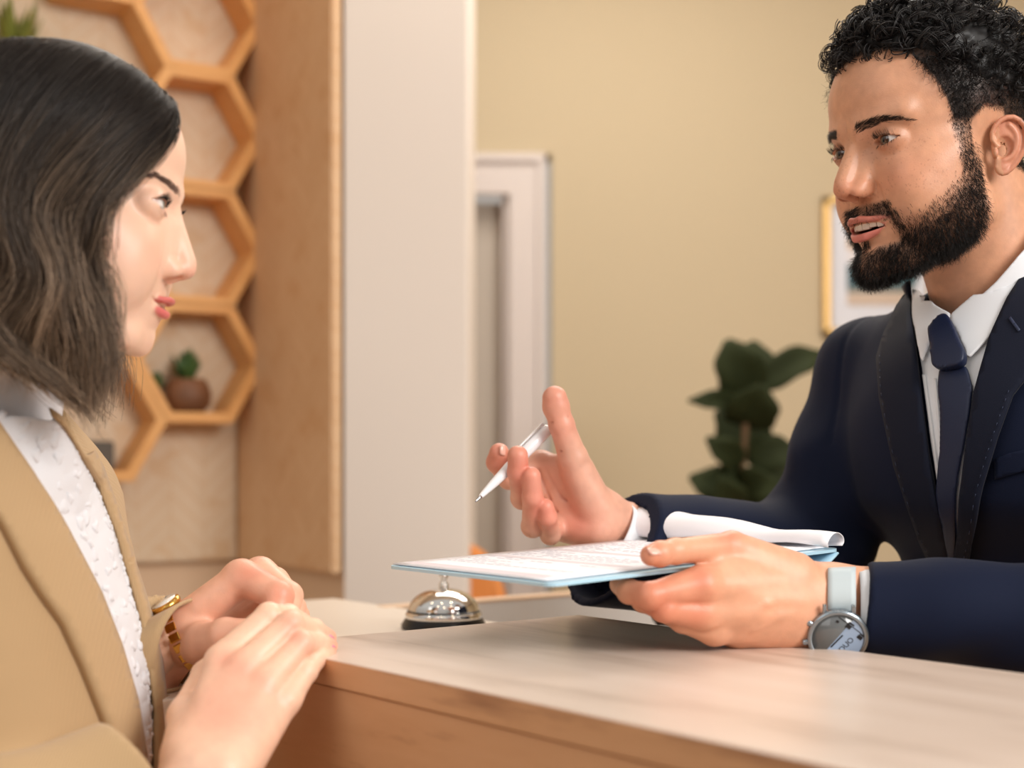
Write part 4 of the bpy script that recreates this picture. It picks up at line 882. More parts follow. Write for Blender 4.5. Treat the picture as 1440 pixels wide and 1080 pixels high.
# cuffs
def ringtube(name, c, ax, r, ln, m, parent, th=.0016, ell_=(1, 1), up=(0, 0, 1), n=40, k=8, wob=.0008, flare=0):
    ax = np.array(ax)/np.linalg.norm(ax); w = np.array(up, float); w -= ax*np.dot(w, ax); w /= np.linalg.norm(w); s = np.cross(ax, w); V = []; F = []
    for i in range(k):
        t = i/(k-1)*ln
        for j in range(n):
            a = 2*math.pi*j/n; rr = r*(1+flare*i/(k-1))+wob*math.sin(3*a+i); V.append(np.array(c)+ax*t+(w*math.cos(a)*ell_[0]+s*math.sin(a)*ell_[1])*rr)
    for i in range(k-1):
        for j in range(n): F.append((i*n+j, i*n+(j+1) % n, (i+1)*n+(j+1) % n, (i+1)*n+j))
    return thicken(name, V, F, m, parent, th)
ringtube('shirt_cuff', P(860, 753, 1.391), axR+np.array([0, 0, -.42]), .0322, .030, M_shirt, man, .0018, (1.1, .95))
ringtube('shirt_cuff', P(1206, 862, 1.150), axL, .0345, .05, M_shirt, man, .0015, (1.02, .9))
# ------------------------------------------------------------------ pen
M_pen = mat('pen_white', (232, 232, 234), .22, coat=.5); M_steel = mat('pen_steel', (190, 190, 192), .2, metal=1)
pa, pb = P(668, 706, 1.305), P(771, 603, 1.375); pax = (pb-pa)/np.linalg.norm(pb-pa); pl = np.linalg.norm(pb-pa)
pen = empty('ballpoint_pen', tuple(pa), 'white ballpoint pen held in the raised hand', 'pen')
lathe('barrel', [(.0016, .006), (.0026, .012), (.0042, .03), (.0056, .055), (.0059, .075), (.0059, pl*.62)], tuple(pa), M_pen, pen, tuple(pax), 24)
lathe('cap', [(.0058, pl*.62+.0008), (.0061, pl*.62+.001), (.0061, pl-.004), (.0056, pl-.001), (.004, pl), (0, pl)], tuple(pa), M_pen, pen, tuple(pax), 24)
lathe('tip', [(0, 0), (.0006, .0002), (.0010, .002), (.0016, .006), (.0022, .0085), (.0016, .009)], tuple(pa), M_steel, pen, tuple(pax), 16)
cn = np.cross(pax, [0, 1., .2]); cn /= np.linalg.norm(cn); cn = -cn if cn[2] < 0 else cn
sdp = np.cross(pax, cn); boxm('clip', tuple(pa+pax*pl*.80+cn*.0078), (.040, .0045, .0016), M_pen, pen, axes=(pax, sdp, cn), bev=.0006)
boxm('clip_bridge', tuple(pa+pax*(pl-.005)+cn*.0068), (.006, .0045, .004), M_pen, pen, axes=(pax, sdp, cn), bev=.0006)
# ------------------------------------------------------------------ clipboard and its pages
def pt3(px, py, D): return P(px, py, D)
Ac, Bc, Cc = P(543, 795, 1.20), P(775, 821, 1.02), P(1184, 771, 1.235)
M_board = mat('clipboard_blue', (176, 214, 232), .35, coat=.2); M_paper = mat('paper', (240, 238, 242), .7); M_ink = mat('ink_grey', (200, 196, 204), .8); M_band = mat('ink_band', (220, 210, 213), .8)
ab = Bc-Ac; bcv = Cc-Bc; nb_ = np.cross(bcv, ab); nb_ /= np.linalg.norm(nb_); nb_ = nb_ if nb_[2] > 0 else -nb_
def on(u, v, h=0): return Bc-ab*u+bcv*v+nb_*h      # u: B->A, v: B->C
cb = empty('clipboard', tuple(on(.5, .5)), 'light blue clipboard held out over the counter by the suited man', 'clipboard')
def sheetmesh(u0, u1, v0, v1, hf, nu=14, nv=24):
    V = [on(u0+(u1-u0)*i/(nu-1), v0+(v1-v0)*j/(nv-1), hf(i/(nu-1), j/(nv-1))) for i in range(nu) for j in range(nv)]
    return V, [(i*nv+j, i*nv+j+1, (i+1)*nv+j+1, (i+1)*nv+j) for i in range(nu-1) for j in range(nv-1)]
def rounded(u0, u1, v0, v1, ru, rv, n=6):
    pts = []
    for cu, cv, a0 in ((u1-ru, v1-rv, 0), (u0+ru, v1-rv, 90), (u0+ru, v0+rv, 180), (u1-ru, v0+rv, 270)):
        for i in range(n+1): a = math.radians(a0+90*i/n); pts.append((cu+ru*math.cos(a), cv+rv*math.sin(a)))
    return pts
bm = bmesh.new(); top = [bm.verts.new(on(u, v)) for u, v in rounded(0, 1, 0, 1, .05, .035)]; fc = bm.faces.new(top); r = bmesh.ops.extrude_face_region(bm, geom=[fc]); bmesh.ops.translate(bm, vec=Vector(-nb_*.0026), verts=[v for v in r['geom'] if isinstance(v, bmesh.types.BMVert)])
bmobj('board', bm, M_board, cb)
V, F = sheetmesh(.0, .55, .62, .985, lambda i, j: -.0030-.017*math.sin(math.pi*j**1.4), 12, 24); thicken('back_flap', V, F, M_board, cb, .0015)
pg = empty('form_pages', tuple(on(.5, .5, .001)), 'white printed form pages clipped on the blue board, top page rolled back', 'paper')
V, F = sheetmesh(.05, .985, .015, .97, lambda i, j: .0012+.0012*math.sin(j*9+i*3)*(j < .9)*0+.0006, 10, 30); thicken('page', V, F, M_paper, pg, .0012)
# flipped page: loop over the short edge D'C
prof = np.array([(.0, -.002), (-.006, .006), (-.004, .017), (.008, .026), (.022, .029), (.036, .024), (.044, .014), (.043, .004)])
dpr = -bcv/np.linalg.norm(bcv); K_ = 26; V = []; PR = crom([np.array([a, b, 0]) for a, b in prof], 22)[:, :2]
for i in range(K_):
    t = i/(K_-1); u = 1.0-t*1.02; s = 1.0-.62*t+.05*math.sin(t*7); c = on(u, .985)+ab/np.linalg.norm(ab)*.0
    for a, b in PR: V.append(c+dpr*a*s*1.1+nb_*(b*s+.002)+nb_*.0015*math.sin(t*14+a*60))
n_ = len(PR); F = [(i*n_+j, i*n_+j+1, (i+1)*n_+j+1, (i+1)*n_+j) for i in range(K_-1) for j in range(n_-1)]
thicken('rolled_page', V, F, M_paper, pg, .0006)
# print on the page
rb = random.Random(4); V = []; F = []; V2 = []; F2 = []
def strip(u0, u1, v0, v1, Vx, Fx, h):
    h += .0010; b = len(Vx); Vx += [on(u0, v0, h), on(u1, v0, h), on(u1, v1, h), on(u0, v1, h)]; Fx.append((b, b+1, b+2, b+3))
for r_ in range(34):
    v = .10+r_*.022
    if r_ in (0, 1, 9, 10, 18): continue
    u = .90
    while u > .14:
        w = rb.uniform(.015, .05)
        if rb.random() < .86: strip(u-w, u, v, v+.006, V, F, .00095)
        u -= w+.012
        if rb.random() < .04: break
for v in (.30, .50): strip(.12, .93, v-.012, v+.022, V2, F2, .0009)
strip(.10, .95, .03, .075, V2, F2, .0009)
meshobj('printed_text', V, F, M_ink, pg, False); meshobj('grey_band', V2, F2, M_band, pg, False)
# ------------------------------------------------------------------ the man's watch
M_strap = mat('strap_pale_grey', (184, 196, 200), .55); M_case = mat('watch_case', (150, 160, 168), .25, metal=.9); M_dial = mat('watch_dial', (98, 102, 104), .2, coat=.8); M_dial2 = mat('watch_screen_blue', (150, 172, 200), .25, coat=.6); M_dk = mat('watch_marks', (14, 18, 24), .4)
wc = P(1178, 896, 1.118); wn = np.array([-.10, -.93, -.30]); wn /= np.linalg.norm(wn); wx = np.array([1, -.10, 0.]); wx -= wn*np.dot(wx, wn); wx /= np.linalg.norm(wx); wy = np.cross(wn, wx); wy = wy if wy[2] > 0 else -wy
wt = empty('wristwatch', tuple(wc), 'round watch with pale grey strap on the suited man', 'watch')
pth = crom([P(1183, 868, 1.120), P(1184, 845, 1.1165), P(1184, 820, 1.121), P(1184, 800, 1.131), P(1185, 799, 1.162), P(1186, 825, 1.182), P(1186, 870, 1.184), P(1185, 905, 1.172), P(1182, 918, 1.148), P(1180, 915, 1.128)], 60)
T = np.gradient(pth, axis=0); V = []; F = []
for i in range(60):
    hw = .0108
    for q in (-1, -.6, 0, .6, 1): V.append(pth[i]+wx*hw*q)
for i in range(59):
    for j in range(4): F.append((i*5+j, i*5+j+1, i*5+6+j, i*5+5+j))
thicken('strap', V, F, M_strap, wt, .0022)
lathe('case', [(0, -.006), (.021, -.006), (.0235, -.003), (.024, .001), (.0232, .003), (.0205, .004), (.0202, .0025), (0, .0025)], tuple(wc), M_case, wt, tuple(wn), 56)
lathe('dial', [(0, .0024), (.0202, .0024), (.0202, .0029), (0, .0029)], tuple(wc), M_dial, wt, tuple(wn), 56)
def wp(x, y, h=.0031): return wc+wx*x+wy*y+wn*h
def wquad(pts, h): return [wp(x, y, h) for x, y in pts]
c30, s30 = math.cos(math.radians(-38)), math.sin(math.radians(-38))
def rr(x, y): return (x*c30-y*s30, x*s30+y*c30)
pts = []
for i in range(30):
    a = math.radians(-90-38+ (i/29)*180+0); pts.append((.0195*math.cos(a), .0195*math.sin(a)))
poly = [q for q in [( .0195*math.cos(math.radians(a)), .0195*math.sin(math.radians(a))) for a in range(-130, 62, 6)]]
bm = bmesh.new(); bm.faces.new([bm.verts.new(wp(x, y)) for x, y in poly]); bmobj('screen', bm, M_dial2, wt)
V = []; F = []
def mark(cx, cy, w, h_, ang):
    b = len(V); c, s = math.cos(math.radians(ang)), math.sin(math.radians(ang))
    for x, y in ((-w, -h_), (w, -h_), (w, h_), (-w, h_)): V.append(wp(cx+x*c-y*s, cy+x*s+y*c, .0033))
    F.append((b, b+1, b+2, b+3))
mark(.0075, .0105, .0022, .0016, -38); mark(.0098, .0128, .0026, .0007, -38); mark(-.001, .0148, .0012, .001, -38); mark(.0165, .0015, .0022, .0016, -38); mark(.0182, .0035, .002, .0007, -38); mark(.0085, .012, .011, .0003, -38); mark(-.001, -.002, .0068, .0006, 50)
meshobj('marks', V, F, M_dk, wt, False)
fc_ = bpy.data.curves.new('t', 'FONT'); fc_.body = 'DUO'; fc_.size = .0062; to = bpy.data.objects.new('t', fc_); COL.objects.link(to); me = bpy.data.meshes.new_from_object(to); bpy.data.objects.remove(to)
Rm = Matrix([list(wx), list(wy), list(wn)]).transposed().to_4x4(); me.transform(Matrix.Translation(Vector(wp(.0035, -.0115, .0033))) @ Rm @ Matrix.Rotation(math.radians(50), 4, 'Z')); link('dial_lettering', me, M_dk, wt)
for a in (152, 190): lathe('crown', [(0, .022), (.0022, .022), (.0026, .0235), (.0026, .0265), (.002, .0275), (0, .0275)], tuple(wc), M_case, wt, tuple(wx*math.cos(math.radians(a))+wy*math.sin(math.radians(a))), 16)
for s in (-1, 1): boxm('lug', tuple(wc+wy*.0235+wx*.011*s-wn*.001), (.003, .008, .004), M_case, wt, axes=(wx, wy, wn), bev=.001)
# ------------------------------------------------------------------ the woman: head and hair
KW = dict(eye=(3.05, 7.25, 0), skull=(7.0, 8.7, 7.4), fore=((0, 4.5, 3.7), (5.1, 3.9, 3.9)), brow_y=8.25, lip_y=-.72, lip_cy=-.75, lipl=.40, face=(5.9, 6.1, 8.2), lids=(.50, .32), tilt=.16, nose=(11.0, -3.75), nose_b=8.6, nose_w=.95, chin=(7.35, -9.55, 1.3), sock=.25, jaw=(4.8, .8, -6.9), jaw_r=1.0,
          open=0, mouth_w=2.5, mouth_z=-6.85, smile=.46, brow=.52, fold=.03, crease=.05, neck_r=3.9, lip=.78, ears=False)
HW_ = Head(KW, -94, -11, 0, (3.05, 8.5, 0), P(231, 292, 1.035), .0101)
KW['neck'] = tuple(HW_.L(P(-4, 640, 1.075))); HW_.f = head_field(KW)
woman = empty('person', (-.42, 1.10, 0), 'person with shoulder-length brown hair in a camel blazer and white ruffled blouse', 'person')
def womcol(q):
    x = np.abs(q[:, 0]); y, z = q[:, 1], q[:, 2]; C = skincol(lin(236, 194, 168), len(q)); n = vnoise(q*1.3, 3); C *= (1+.07*n)[:, None]
    C = mixc(C, lin(228, 150, 128), .45*np.exp(-((y-10.6)/1.3)**2-(x/1.6)**2-((z+3.9)/1.0)**2)); C = mixc(C, lin(232, 158, 134), .35*np.exp(-((x-4.6)/2)**2-((z+3.2)/1.6)**2)*(y > 3))
    C = mixc(C, lin(190, 126, 104), .35*np.exp(-((x-3.2)/1.5)**2-((z-.55)/.42)**2)*(y > 6))
    u, l = HW_.f.lips(np.stack([x, y, z], 1).astype(f32)); C = mixc(C, lin(196, 84, 82), .9*sstep(.10, .01, u)); C = mixc(C, lin(206, 92, 92), .9*sstep(.10, .01, l)); return C
VW, FW, CW_, LW = headmesh(HW_, womcol, .13)
wbody_parts = [(VW, FW, CW_)]
eyemesh(HW_, 1, P(1240, 198, 1.27), (.10, .085, .07), M_eye, woman); eyemesh(HW_, -1, P(1240, 198, 1.27), (.10, .085, .07), M_eye, woman)
def browm2(q):
    x = np.abs(q[:, 0]); z = q[:, 2]; zc = np.interp(x, [.8, 2.2, 3.8, 5.2], [1.42, 1.8, 2.05, 1.5]); hw = np.interp(x, [.8, 2, 4, 5.2], [.22, .27, .20, .08])
    return sstep(1.0, .7, np.abs(z-zc)/hw)*(x > .8)*(x < 4.7)*(q[:, 1] > 4)
p_, n_ = pick(LW, FW, browm2, 900); x = np.abs(p_[:, 0]); s_ = np.sign(p_[:, 0]); a = np.interp(x, [.8, 1.8, 3.5, 5.2], [.9, .4, .05, -.4])
dr = np.stack([s_*np.cos(a), -.4+0*a, np.sin(a)], 1)+n_*.08; fur('eyebrows', HW_, p_, n_, dr, .45*rng.uniform(.6, 1.1, len(x)), 4, .022, .008, hcols(len(x), (.17, .1, .075), .2), M_hair, woman, .03)
for s in (-1, 1): lashes(HW_, 80, 14, .5, (.008, .006, .006), woman, .022, sides=(s,))
M_hairw = mat('hair_brown', (60, 42, 34), .42, spec=.34, vcol=True)
G = [[(-.4, 6.7, 9.0), (1.8, 7.9, 8.2), (3.7, 8.7, 6.0), (5.4, 8.5, 3.5), (7.0, 6.9, 1.1), (7.8, 5.3, -1.2), (8.1, 5.9, -3.6), (7.9, 7.2, -6), (7.4, 6.6, -9), (6.8, 7.2, -12.8)],
     [(-.4, 6.4, 9.6), (3.0, 7.8, 8.1), (6.0, 6.6, 5.2), (7.8, 4.2, 1.5), (8.4, 3.0, -2), (8.6, 4.3, -5.5), (8.2, 4.2, -8.6), (7.4, 5.6, -11.6), (6.8, 7.8, -15.4)],
     [(-.4, 4, 10.9), (4, 4.8, 9.8), (7.2, 3.8, 5.8), (8.7, 1.8, 1), (9.1, 1.2, -3), (8.9, 2.6, -7), (8.5, 1.9, -10.4), (8, 3.0, -12.6), (7.4, 5.2, -14.6)],
     [(-.4, 1, 11.5), (4.2, 1, 10.5), (7.8, 0, 6), (9.3, -1, 1), (9.5, -1.4, -3.6), (9.2, -.2, -7.4), (8.8, -1, -10.4), (8.2, -.2, -12.4), (8.0, .8, -13.4)],
     [(-.4, -3, 11.6), (4.2, -3.4, 10.4), (7.8, -4.4, 6), (9.2, -5, 1), (9.4, -5, -3.6), (9.0, -4, -7.4), (8.5, -5, -10), (8.1, -4.4, -12), (8, -3.6, -13)],
     [(-.4, -7, 10.1), (3.8, -8, 8.8), (6.6, -9, 5), (7.7, -9.6, 0), (7.8, -9.6, -4), (7.2, -9, -8), (6.8, -9, -10.6), (6.8, -8.8, -12), (6.6, -8.6, -13)],
     [(-.2, -9, 7.6), (.6, -10.5, 5), (.8, -11.5, 1), (.8, -11.8, -2), (.8, -11.8, -5), (.8, -11, -8), (.8, -11, -10.6), (.8, -11, -12), (.8, -10.6, -13)]]
G = np.array([crom([(a, b*(.95 if b > 5 and c > 3 else 1), c if c < 3 else 3+(c-3)*.87) for a, b, c in g], 30) for g in G])
def locks(n, inner, flip, seed, ends=1.0):
    r = np.random.default_rng(seed); K = 30; nl = max(6, n//16); gl = r.random(nl)**.85*5.98; ik = np.arange(n) % nl; gk = np.clip(gl[ik]+r.normal(size=n)*.07, 0, 5.98)
    i = gk.astype(int); fr = (gk-i)[:, None, None]; Q = G[i]*(1-fr)+G[i+1]*fr; t = np.linspace(0, 1, K)[None, :, None]
    ph = (gl*2.2+r.normal(size=nl)*.5)[ik][:, None, None]; am = r.uniform(.6, 1.2, nl)[ik][:, None, None]; lf = np.clip(t*1.6-.35, 0, 1)
    Q = Q+lf*am*(np.sin(ph+t*15)*np.array([.25, 1.0, 0])+np.cos(ph*1.3+t*12)*np.array([.5, .15, 0]))
    off = r.normal(size=(n, 1, 3))*(.10+.38*t**1.5); Q = Q+off; Q[:, :, 0] -= inner*(r.random((n, 1))**.7)*np.clip(t[..., 0]*3, 0, 1)*1.3
    lo = (r.normal(size=nl)*.4)[ik][:, None]; Q[:, :, 0] += lo*np.clip(t[..., 0]*2-.3, 0, 1)
    cut = r.uniform(.86, 1.03, n)*ends; tt = np.linspace(0, 1, K)[None]*cut[:, None]*(K-1); j = np.clip(tt.astype(int), 0, K-2); f_ = (tt-j)[..., None]; ii = np.arange(n)[:, None]; Q = Q[ii, j]*(1-f_)+Q[ii, j+1]*f_
    if flip: Q[:, :, 0] *= -1; Q[:, :, 1] -= 1.9*np.clip(np.abs(Q[:, :, 0])/2.5, 0, 1)
    base = np.array([.016, .0105, .008]); tip = np.array([.31, .215, .145]); w = np.clip((t[..., 0]-.28)*1.5, 0, 1)*r.uniform(.2, 1.0, nl)[ik][:, None]*r.uniform(.5, 1.1, (n, 1)); hl = (r.random(nl) < .26)[ik]
    w = np.where(hl[:, None], np.clip((t[..., 0]-.24)*2.4, 0, 1.3), w); C = base*(1-w[..., None])+tip*w[..., None]
    return Q, np.clip(C, .001, 1)
Qs = [locks(7000, 1.0, False, 3), locks(2200, .8, True, 4)]
Q = np.concatenate([q for q, c in Qs]); C0 = np.concatenate([c for q, c in Qs])
# keep hair outside the head
qq = Q.reshape(-1, 3).astype(f32); e_ = ell(qq, (0, -.4, 3.4), (7.15, 8.9, 7.6)); m = e_ < 0; c_ = A(0, -.4, 3.4); qq[m] = c_+(qq[m]-c_)*(1+(-e_[m]/np.linalg.norm(qq[m]-c_, axis=1)))[:, None]
V, F, C = strands(HW_.W(qq).reshape(Q.shape), .030*HW_.sc, .014*HW_.sc, C0, 3)
meshobj('hair', V, F, M_hairw, woman, True, C)
def cap2(p):
    d = ell(p, (0, -.9, 3.4), (7.4, 8.8, 7.5)); zl = np.interp(p[:, 1], [-12, -8, -2, 3.5, 5.5, 7.5, 9], [-7, -7, -4, -1.0, 2.0, 5.5, 7.5]); d = smin(d, ell(p, (4.6, -4.2, -4), (3.4, 6.2, 7.2)), 2.); d = smin(d, ell(p, (-4.6, -4.2, -4), (2.8, 5.6, 6.4)), 2.)
    return smax(d, (zl-p[:, 2])*.8, .4)
VC2, FC2 = sdfmesh(cap2, (-11, -13, -14), (11, 12, 14), .3); meshobj('hair_cap', HW_.W(VC2), FC2, M_hairw, woman, True, np.tile(A(.014, .010, .008), (len(VC2), 1)))

# ------------------------------------------------------------------ the woman's hands
WN_ch = [H((312, 930, 1.045, .0125), (378, 866, 1.070, .0096), (405, 866, 1.095, .0086), (425, 876, 1.11, .0078)),
         H((342, 941, 1.035, .0125), (409, 877, 1.062, .0095), (440, 886, 1.095, .0084), (460, 897, 1.115, .0074)),
         H((375, 960, 1.030, .0120), (424, 905, 1.055, .0092), (446, 905, 1.085, .0082), (462, 909, 1.105, .0072)),
         H((403, 984, 1.032, .0105), (430, 944, 1.050, .0084), (446, 926, 1.075, .0076), (460, 918, 1.095, .0068)),
         H((262, 1010, 1.035, .014), (290, 950, 1.075, .011), (320, 915, 1.10, .0095), (345, 900, 1.115, .0082))]
WN_p = [PC((272, 1075, .99, .018), (314, 932, 1.045, .0125)), PC((290, 1080, .985, .018), (342, 942, 1.038, .0125)), PC((310, 1085, .98, .018), (374, 960, 1.033, .012)), PC((325, 1090, .985, .018), (400, 984, 1.036, .0115)),
        PC((275, 1085, .985, .021), (190, 1210, .96, .026)), PC((305, 1090, .985, .021), (225, 1220, .955, .026)), PC((262, 1060, 1.0, .018), (268, 1005, 1.035, .015))]
def wnx(p, d):
    for a, b in ((P(300, 1050, .955), P(312, 935, 1.022)), (P(318, 1050, .95), P(342, 945, 1.014))): d = d-.0007*np.exp(-(cap(p, a, b, 0)/.004)**2)
    return d
fWN = handfield(WN_ch, WN_p, extra=wnx)
tips = [(P(318, 926, 1.03), .010), (P(345, 938, 1.02), .010), (P(410, 878, 1.05), .010), (P(424, 905, 1.05), .010), (WN_ch[1][3][0], .012), (WN_ch[2][3][0], .012), (WN_ch[3][3][0], .012), (P(330, 990, 1.0), .03)]
mWN = handmesh(fWN, bounds(WN_ch, WN_p), .0017, (240, 196, 168), (232, 150, 126), tips, ex=.03)
WF_ch = [H((340, 812, 1.160, .0150), (392, 838, 1.140, .0118), (388, 874, 1.130, .0100), (366, 890, 1.135, .0088)),
         H((366, 806, 1.185, .0140), (406, 838, 1.165, .0112), (404, 868, 1.150, .0098), (386, 890, 1.150, .0088)),
         H((385, 818, 1.205, .0130), (412, 856, 1.185, .0105), (410, 880, 1.165, .0092), (395, 898, 1.16, .008)),
         H((395, 830, 1.22, .0115), (418, 866, 1.200, .0095), (416, 888, 1.18, .0085), (404, 900, 1.17, .0075)),
         H((268, 910, 1.145, .0150), (318, 894, 1.118, .0138), (362, 890, 1.112, .0112), (388, 884, 1.110, .0095))]
WF_p = [PC((264, 870, 1.158, .0150), (338, 816, 1.160, .015)), PC((262, 876, 1.165, .0150), (364, 812, 1.183, .014)), PC((260, 888, 1.172, .015), (384, 824, 1.203, .013)), PC((258, 898, 1.172, .015), (394, 834, 1.218, .012)),
        PC((256, 902, 1.158, .017), (284, 903, 1.142, .017)), PC((258, 884, 1.160, .0185), (205, 945, 1.175, .025)), PC((254, 906, 1.160, .0185), (200, 960, 1.175, .025))]
fWF = handfield(WF_ch, WF_p, kp=.007)
tips = [(P(345, 800, 1.14), .013), (P(378, 800, 1.15), .012), (P(400, 835, 1.13), .013), (P(335, 866, 1.13), .014)]
mWF = handmesh(fWF, bounds(WF_ch, WF_p), .0017, (234, 178, 150), (216, 122, 98), tips, ex=.03)
# ------------------------------------------------------------------ her torso and clothes
fw = np.array([.985, -.17, 0]); rw = np.array([-.17, -.985, 0])
def torso_w(p):
    z = p[:, 2]; cx = -.435+0*z; dx = p[:, 0]-cx; dy = p[:, 1]-1.10; a = dx*fw[0]+dy*fw[1]; b = dx*rw[0]+dy*rw[1]
    rf = np.interp(z, [.80, 1.00, 1.06, 1.13, 1.19, 1.235, 1.27, 1.32], [.140, .142, .137, .120, .102, .085, .066, .04]); rb = np.interp(z, [.8, 1.1, 1.25, 1.32], [.13, .12, .10, .05])
    r = np.where(a > 0, rf, rb); w = np.interp(z, [.8, .98, 1.1, 1.22, 1.28, 1.32], [.165, .16, .165, .155, .11, .05])
    d = ((np.abs(a/r)**2.2+np.abs(b/w)**2.2)**(1/2.2)-1)*np.minimum(r, w); d = np.maximum(d, z-1.32)
    return smin(d, cap(p, HW_.W((0, -2.2, -4)), P(-4, 640, 1.075), .038, .042), .03)
SRw = np.array([-.46, .935, 1.215]); SLw = np.array([-.405, 1.255, 1.215]); ERw = np.array([-.43, .86, .985]); ELw = np.array([-.405, 1.21, .975]); WRw = P(232, 1150, .968); WLw = P(232, 908, 1.158)
WFd = WLw-ELw; WFd = WFd/np.linalg.norm(WFd)
def arms_w(p):
    d = smin(cap(p, SRw, ERw, .036, .032), cap(p, ERw, WRw, .03, .024), .01); d = np.minimum(d, smin(cap(p, SLw, ELw, .036, .032), cap(p, ELw, WLw, .03, .022), .01)); return smin(d, torso_w(p)+.006, .02)
VA, FA = sdfmesh(arms_w, (-.66, .78, .82), (-.12, 1.36, 1.36), .006)
V, F, C = join([(VW, FW, CW_), mWN, mWF, (VA, FA, skincol(lin(236, 190, 162), len(VA)))]); meshobj('body', V, F, M_skin, woman, True, C)
nail('fingernail', woman, P(463, 891.5, 1.1075), P(470, 901, 1.13)-P(446, 889, 1.1), (.1, -.5, .85), .0062, .0050, M_nailp)
nail('fingernail', woman, P(465, 905, 1.0965), P(470, 911, 1.12)-P(448, 904, 1.09), (.1, -.5, .85), .0054, .0046, M_nailp)
M_bl = mat('blazer_camel', (182, 151, 112), .8, sheen=.15, spec=.3, bump=(160, .3, .0007, (1, 1, 1), 'w'), var=(6, .25, (170, 139, 100)))
M_lin = mat('blazer_lining', (70, 50, 38), .7)
CUw = P(245, 915, 1.152); axw = CUw-ELw; axw /= np.linalg.norm(axw); nw_ = axw*.8+np.array([.32, -.08, -.18]); nw_ /= np.linalg.norm(nw_)
CU2 = P(205, 1122, .966); ax2 = P(262, 1080, .985)-CU2; ax2 /= np.linalg.norm(ax2)
def wbody(p):
    d = torso_w(p)-.014; d = smin(d, cap(p, SRw+[0, .03, 0], SRw, .055, .052), .04); d = smin(d, cap(p, SLw-[0, .03, 0], SLw, .052, .05), .04); return d+.0016*vnoise(p*12, 3)
def blazer(p):
    b = wbody(p)
    n1_ = smin(cap(p, SRw, ERw, .054, .050), cap(p, ERw, CU2+ax2*.05, .050, .0405), .02)+foldarm(p, ERw, CU2, .002, 50, 3); n1_ = smax(n1_, (p-CU2) @ ax2-.004, .002); n1_ = smax(n1_, -cap(p, CU2-ax2*.06, CU2+ax2*.05, .036), .002)
    n2_ = smin(cap(p, SLw, ELw, .052, .050), cap(p, ELw, CUw+axw*.03, .050, .0450), .02)+foldarm(p, ELw, CUw, .0022, 45, 5)*sstep(.02, .06, np.linalg.norm(p-CUw, axis=1)-.03); n2_ = smax(n2_, (p-CUw) @ nw_, .0015); n2_ = smax(n2_, -cap(p, CUw-axw*.02, CUw+axw*.06, .0385), .0015)
    return smax(smin(smin(b, n1_, .02), n2_, .012), -cap(p, HW_.W((0, -2.2, -4)), P(4, 615, 1.075), .064, .056), .006)
VB, FB = sdfmesh(blazer, (-.70, .76, .80), (-.14, 1.38, 1.36), .0038, slack=2.2); meshobj('blazer', VB, FB, M_bl, woman, True)
M_blouse = mat('blouse_white', (222, 221, 224), .7, bump=(200, .3, .001)); wb = lambda p: wbody(p)
BL = [(-10, 590), (30, 585), (78, 592), (100, 640), (128, 690), (152, 752), (172, 820), (188, 880), (198, 940), (203, 1000), (204, 1062), (200, 1100), (186, 1100), (160, 960), (120, 845), (80, 760), (40, 690), (0, 620)]
def wbr(p): return wb(p)+.0012-.0018*np.abs(vnoise(p*np.array([70, 70, 55], f32), 21))*2-.0016*vnoise(p*30, 22)-.0008*vnoise(p*160, 23)
drape('blouse_front', BL, wbr, M_blouse, woman, .003, .003, 4, t0=.5)
# fabric tufts on the blouse
p2, _ = polyfill(BL, 22); p2 = p2+rng.normal(size=p2.shape)*6; edge = crom([(78, 592), (100, 640), (128, 690), (152, 752), (172, 820), (188, 880), (198, 940), (203, 1000), (204, 1062)], 70); p2 = np.vstack([p2, edge+rng.normal(size=edge.shape)*1.2-[1, 0]])
o, d = pixrays(p2); Hh, ok = cast(wb, o, d, t0=.5); g, _ = grad(wb, Hh, .002); ne = len(p2)-70; kk = inpoly(p2, BL)&(np.array([min(np.hypot(*(q-np.array(b))) for b in BL[9:]) for q in p2]) > 22); kk[ne:] = True; ok = ok & kk; isE = (np.arange(len(p2)) >= ne)[ok]; Hh = Hh[ok]; g = g[ok]; V = []; F = []
for q, n, ed in zip(Hh, g, isE):
    a = rng.normal(size=3); a -= n*np.dot(a, n); a /= np.linalg.norm(a); b = np.cross(n, a); s = rng.uniform(.0030, .0048) if ed else rng.uniform(.005, .008); q = q+n*(.0050 if ed else .0056); h0 = len(V); ph = rng.random()*6; K = 12
    V.append(q+n*.0012)
    for rr_, zz in ((.6, .0006), (1.0, -.0007)):
        for t in np.arange(K)*2*math.pi/K: r_ = s*rr_*(1+.25*math.sin(3*t+ph)+.12*math.sin(5*t)); V.append(q+a*(math.cos(t)*r_)+b*(math.sin(t)*r_*.75)+n*(zz+(.0006)*math.sin(2*t+ph)*rr_))
    F += [(h0, h0+1+i, h0+1+(i+1) % K) for i in range(K)]+[(h0+1+i, h0+1+K+i, h0+1+K+(i+1) % K, h0+1+(i+1) % K) for i in range(K)]
thicken('blouse_ruffles', V, F, M_blouse, woman, .0006)
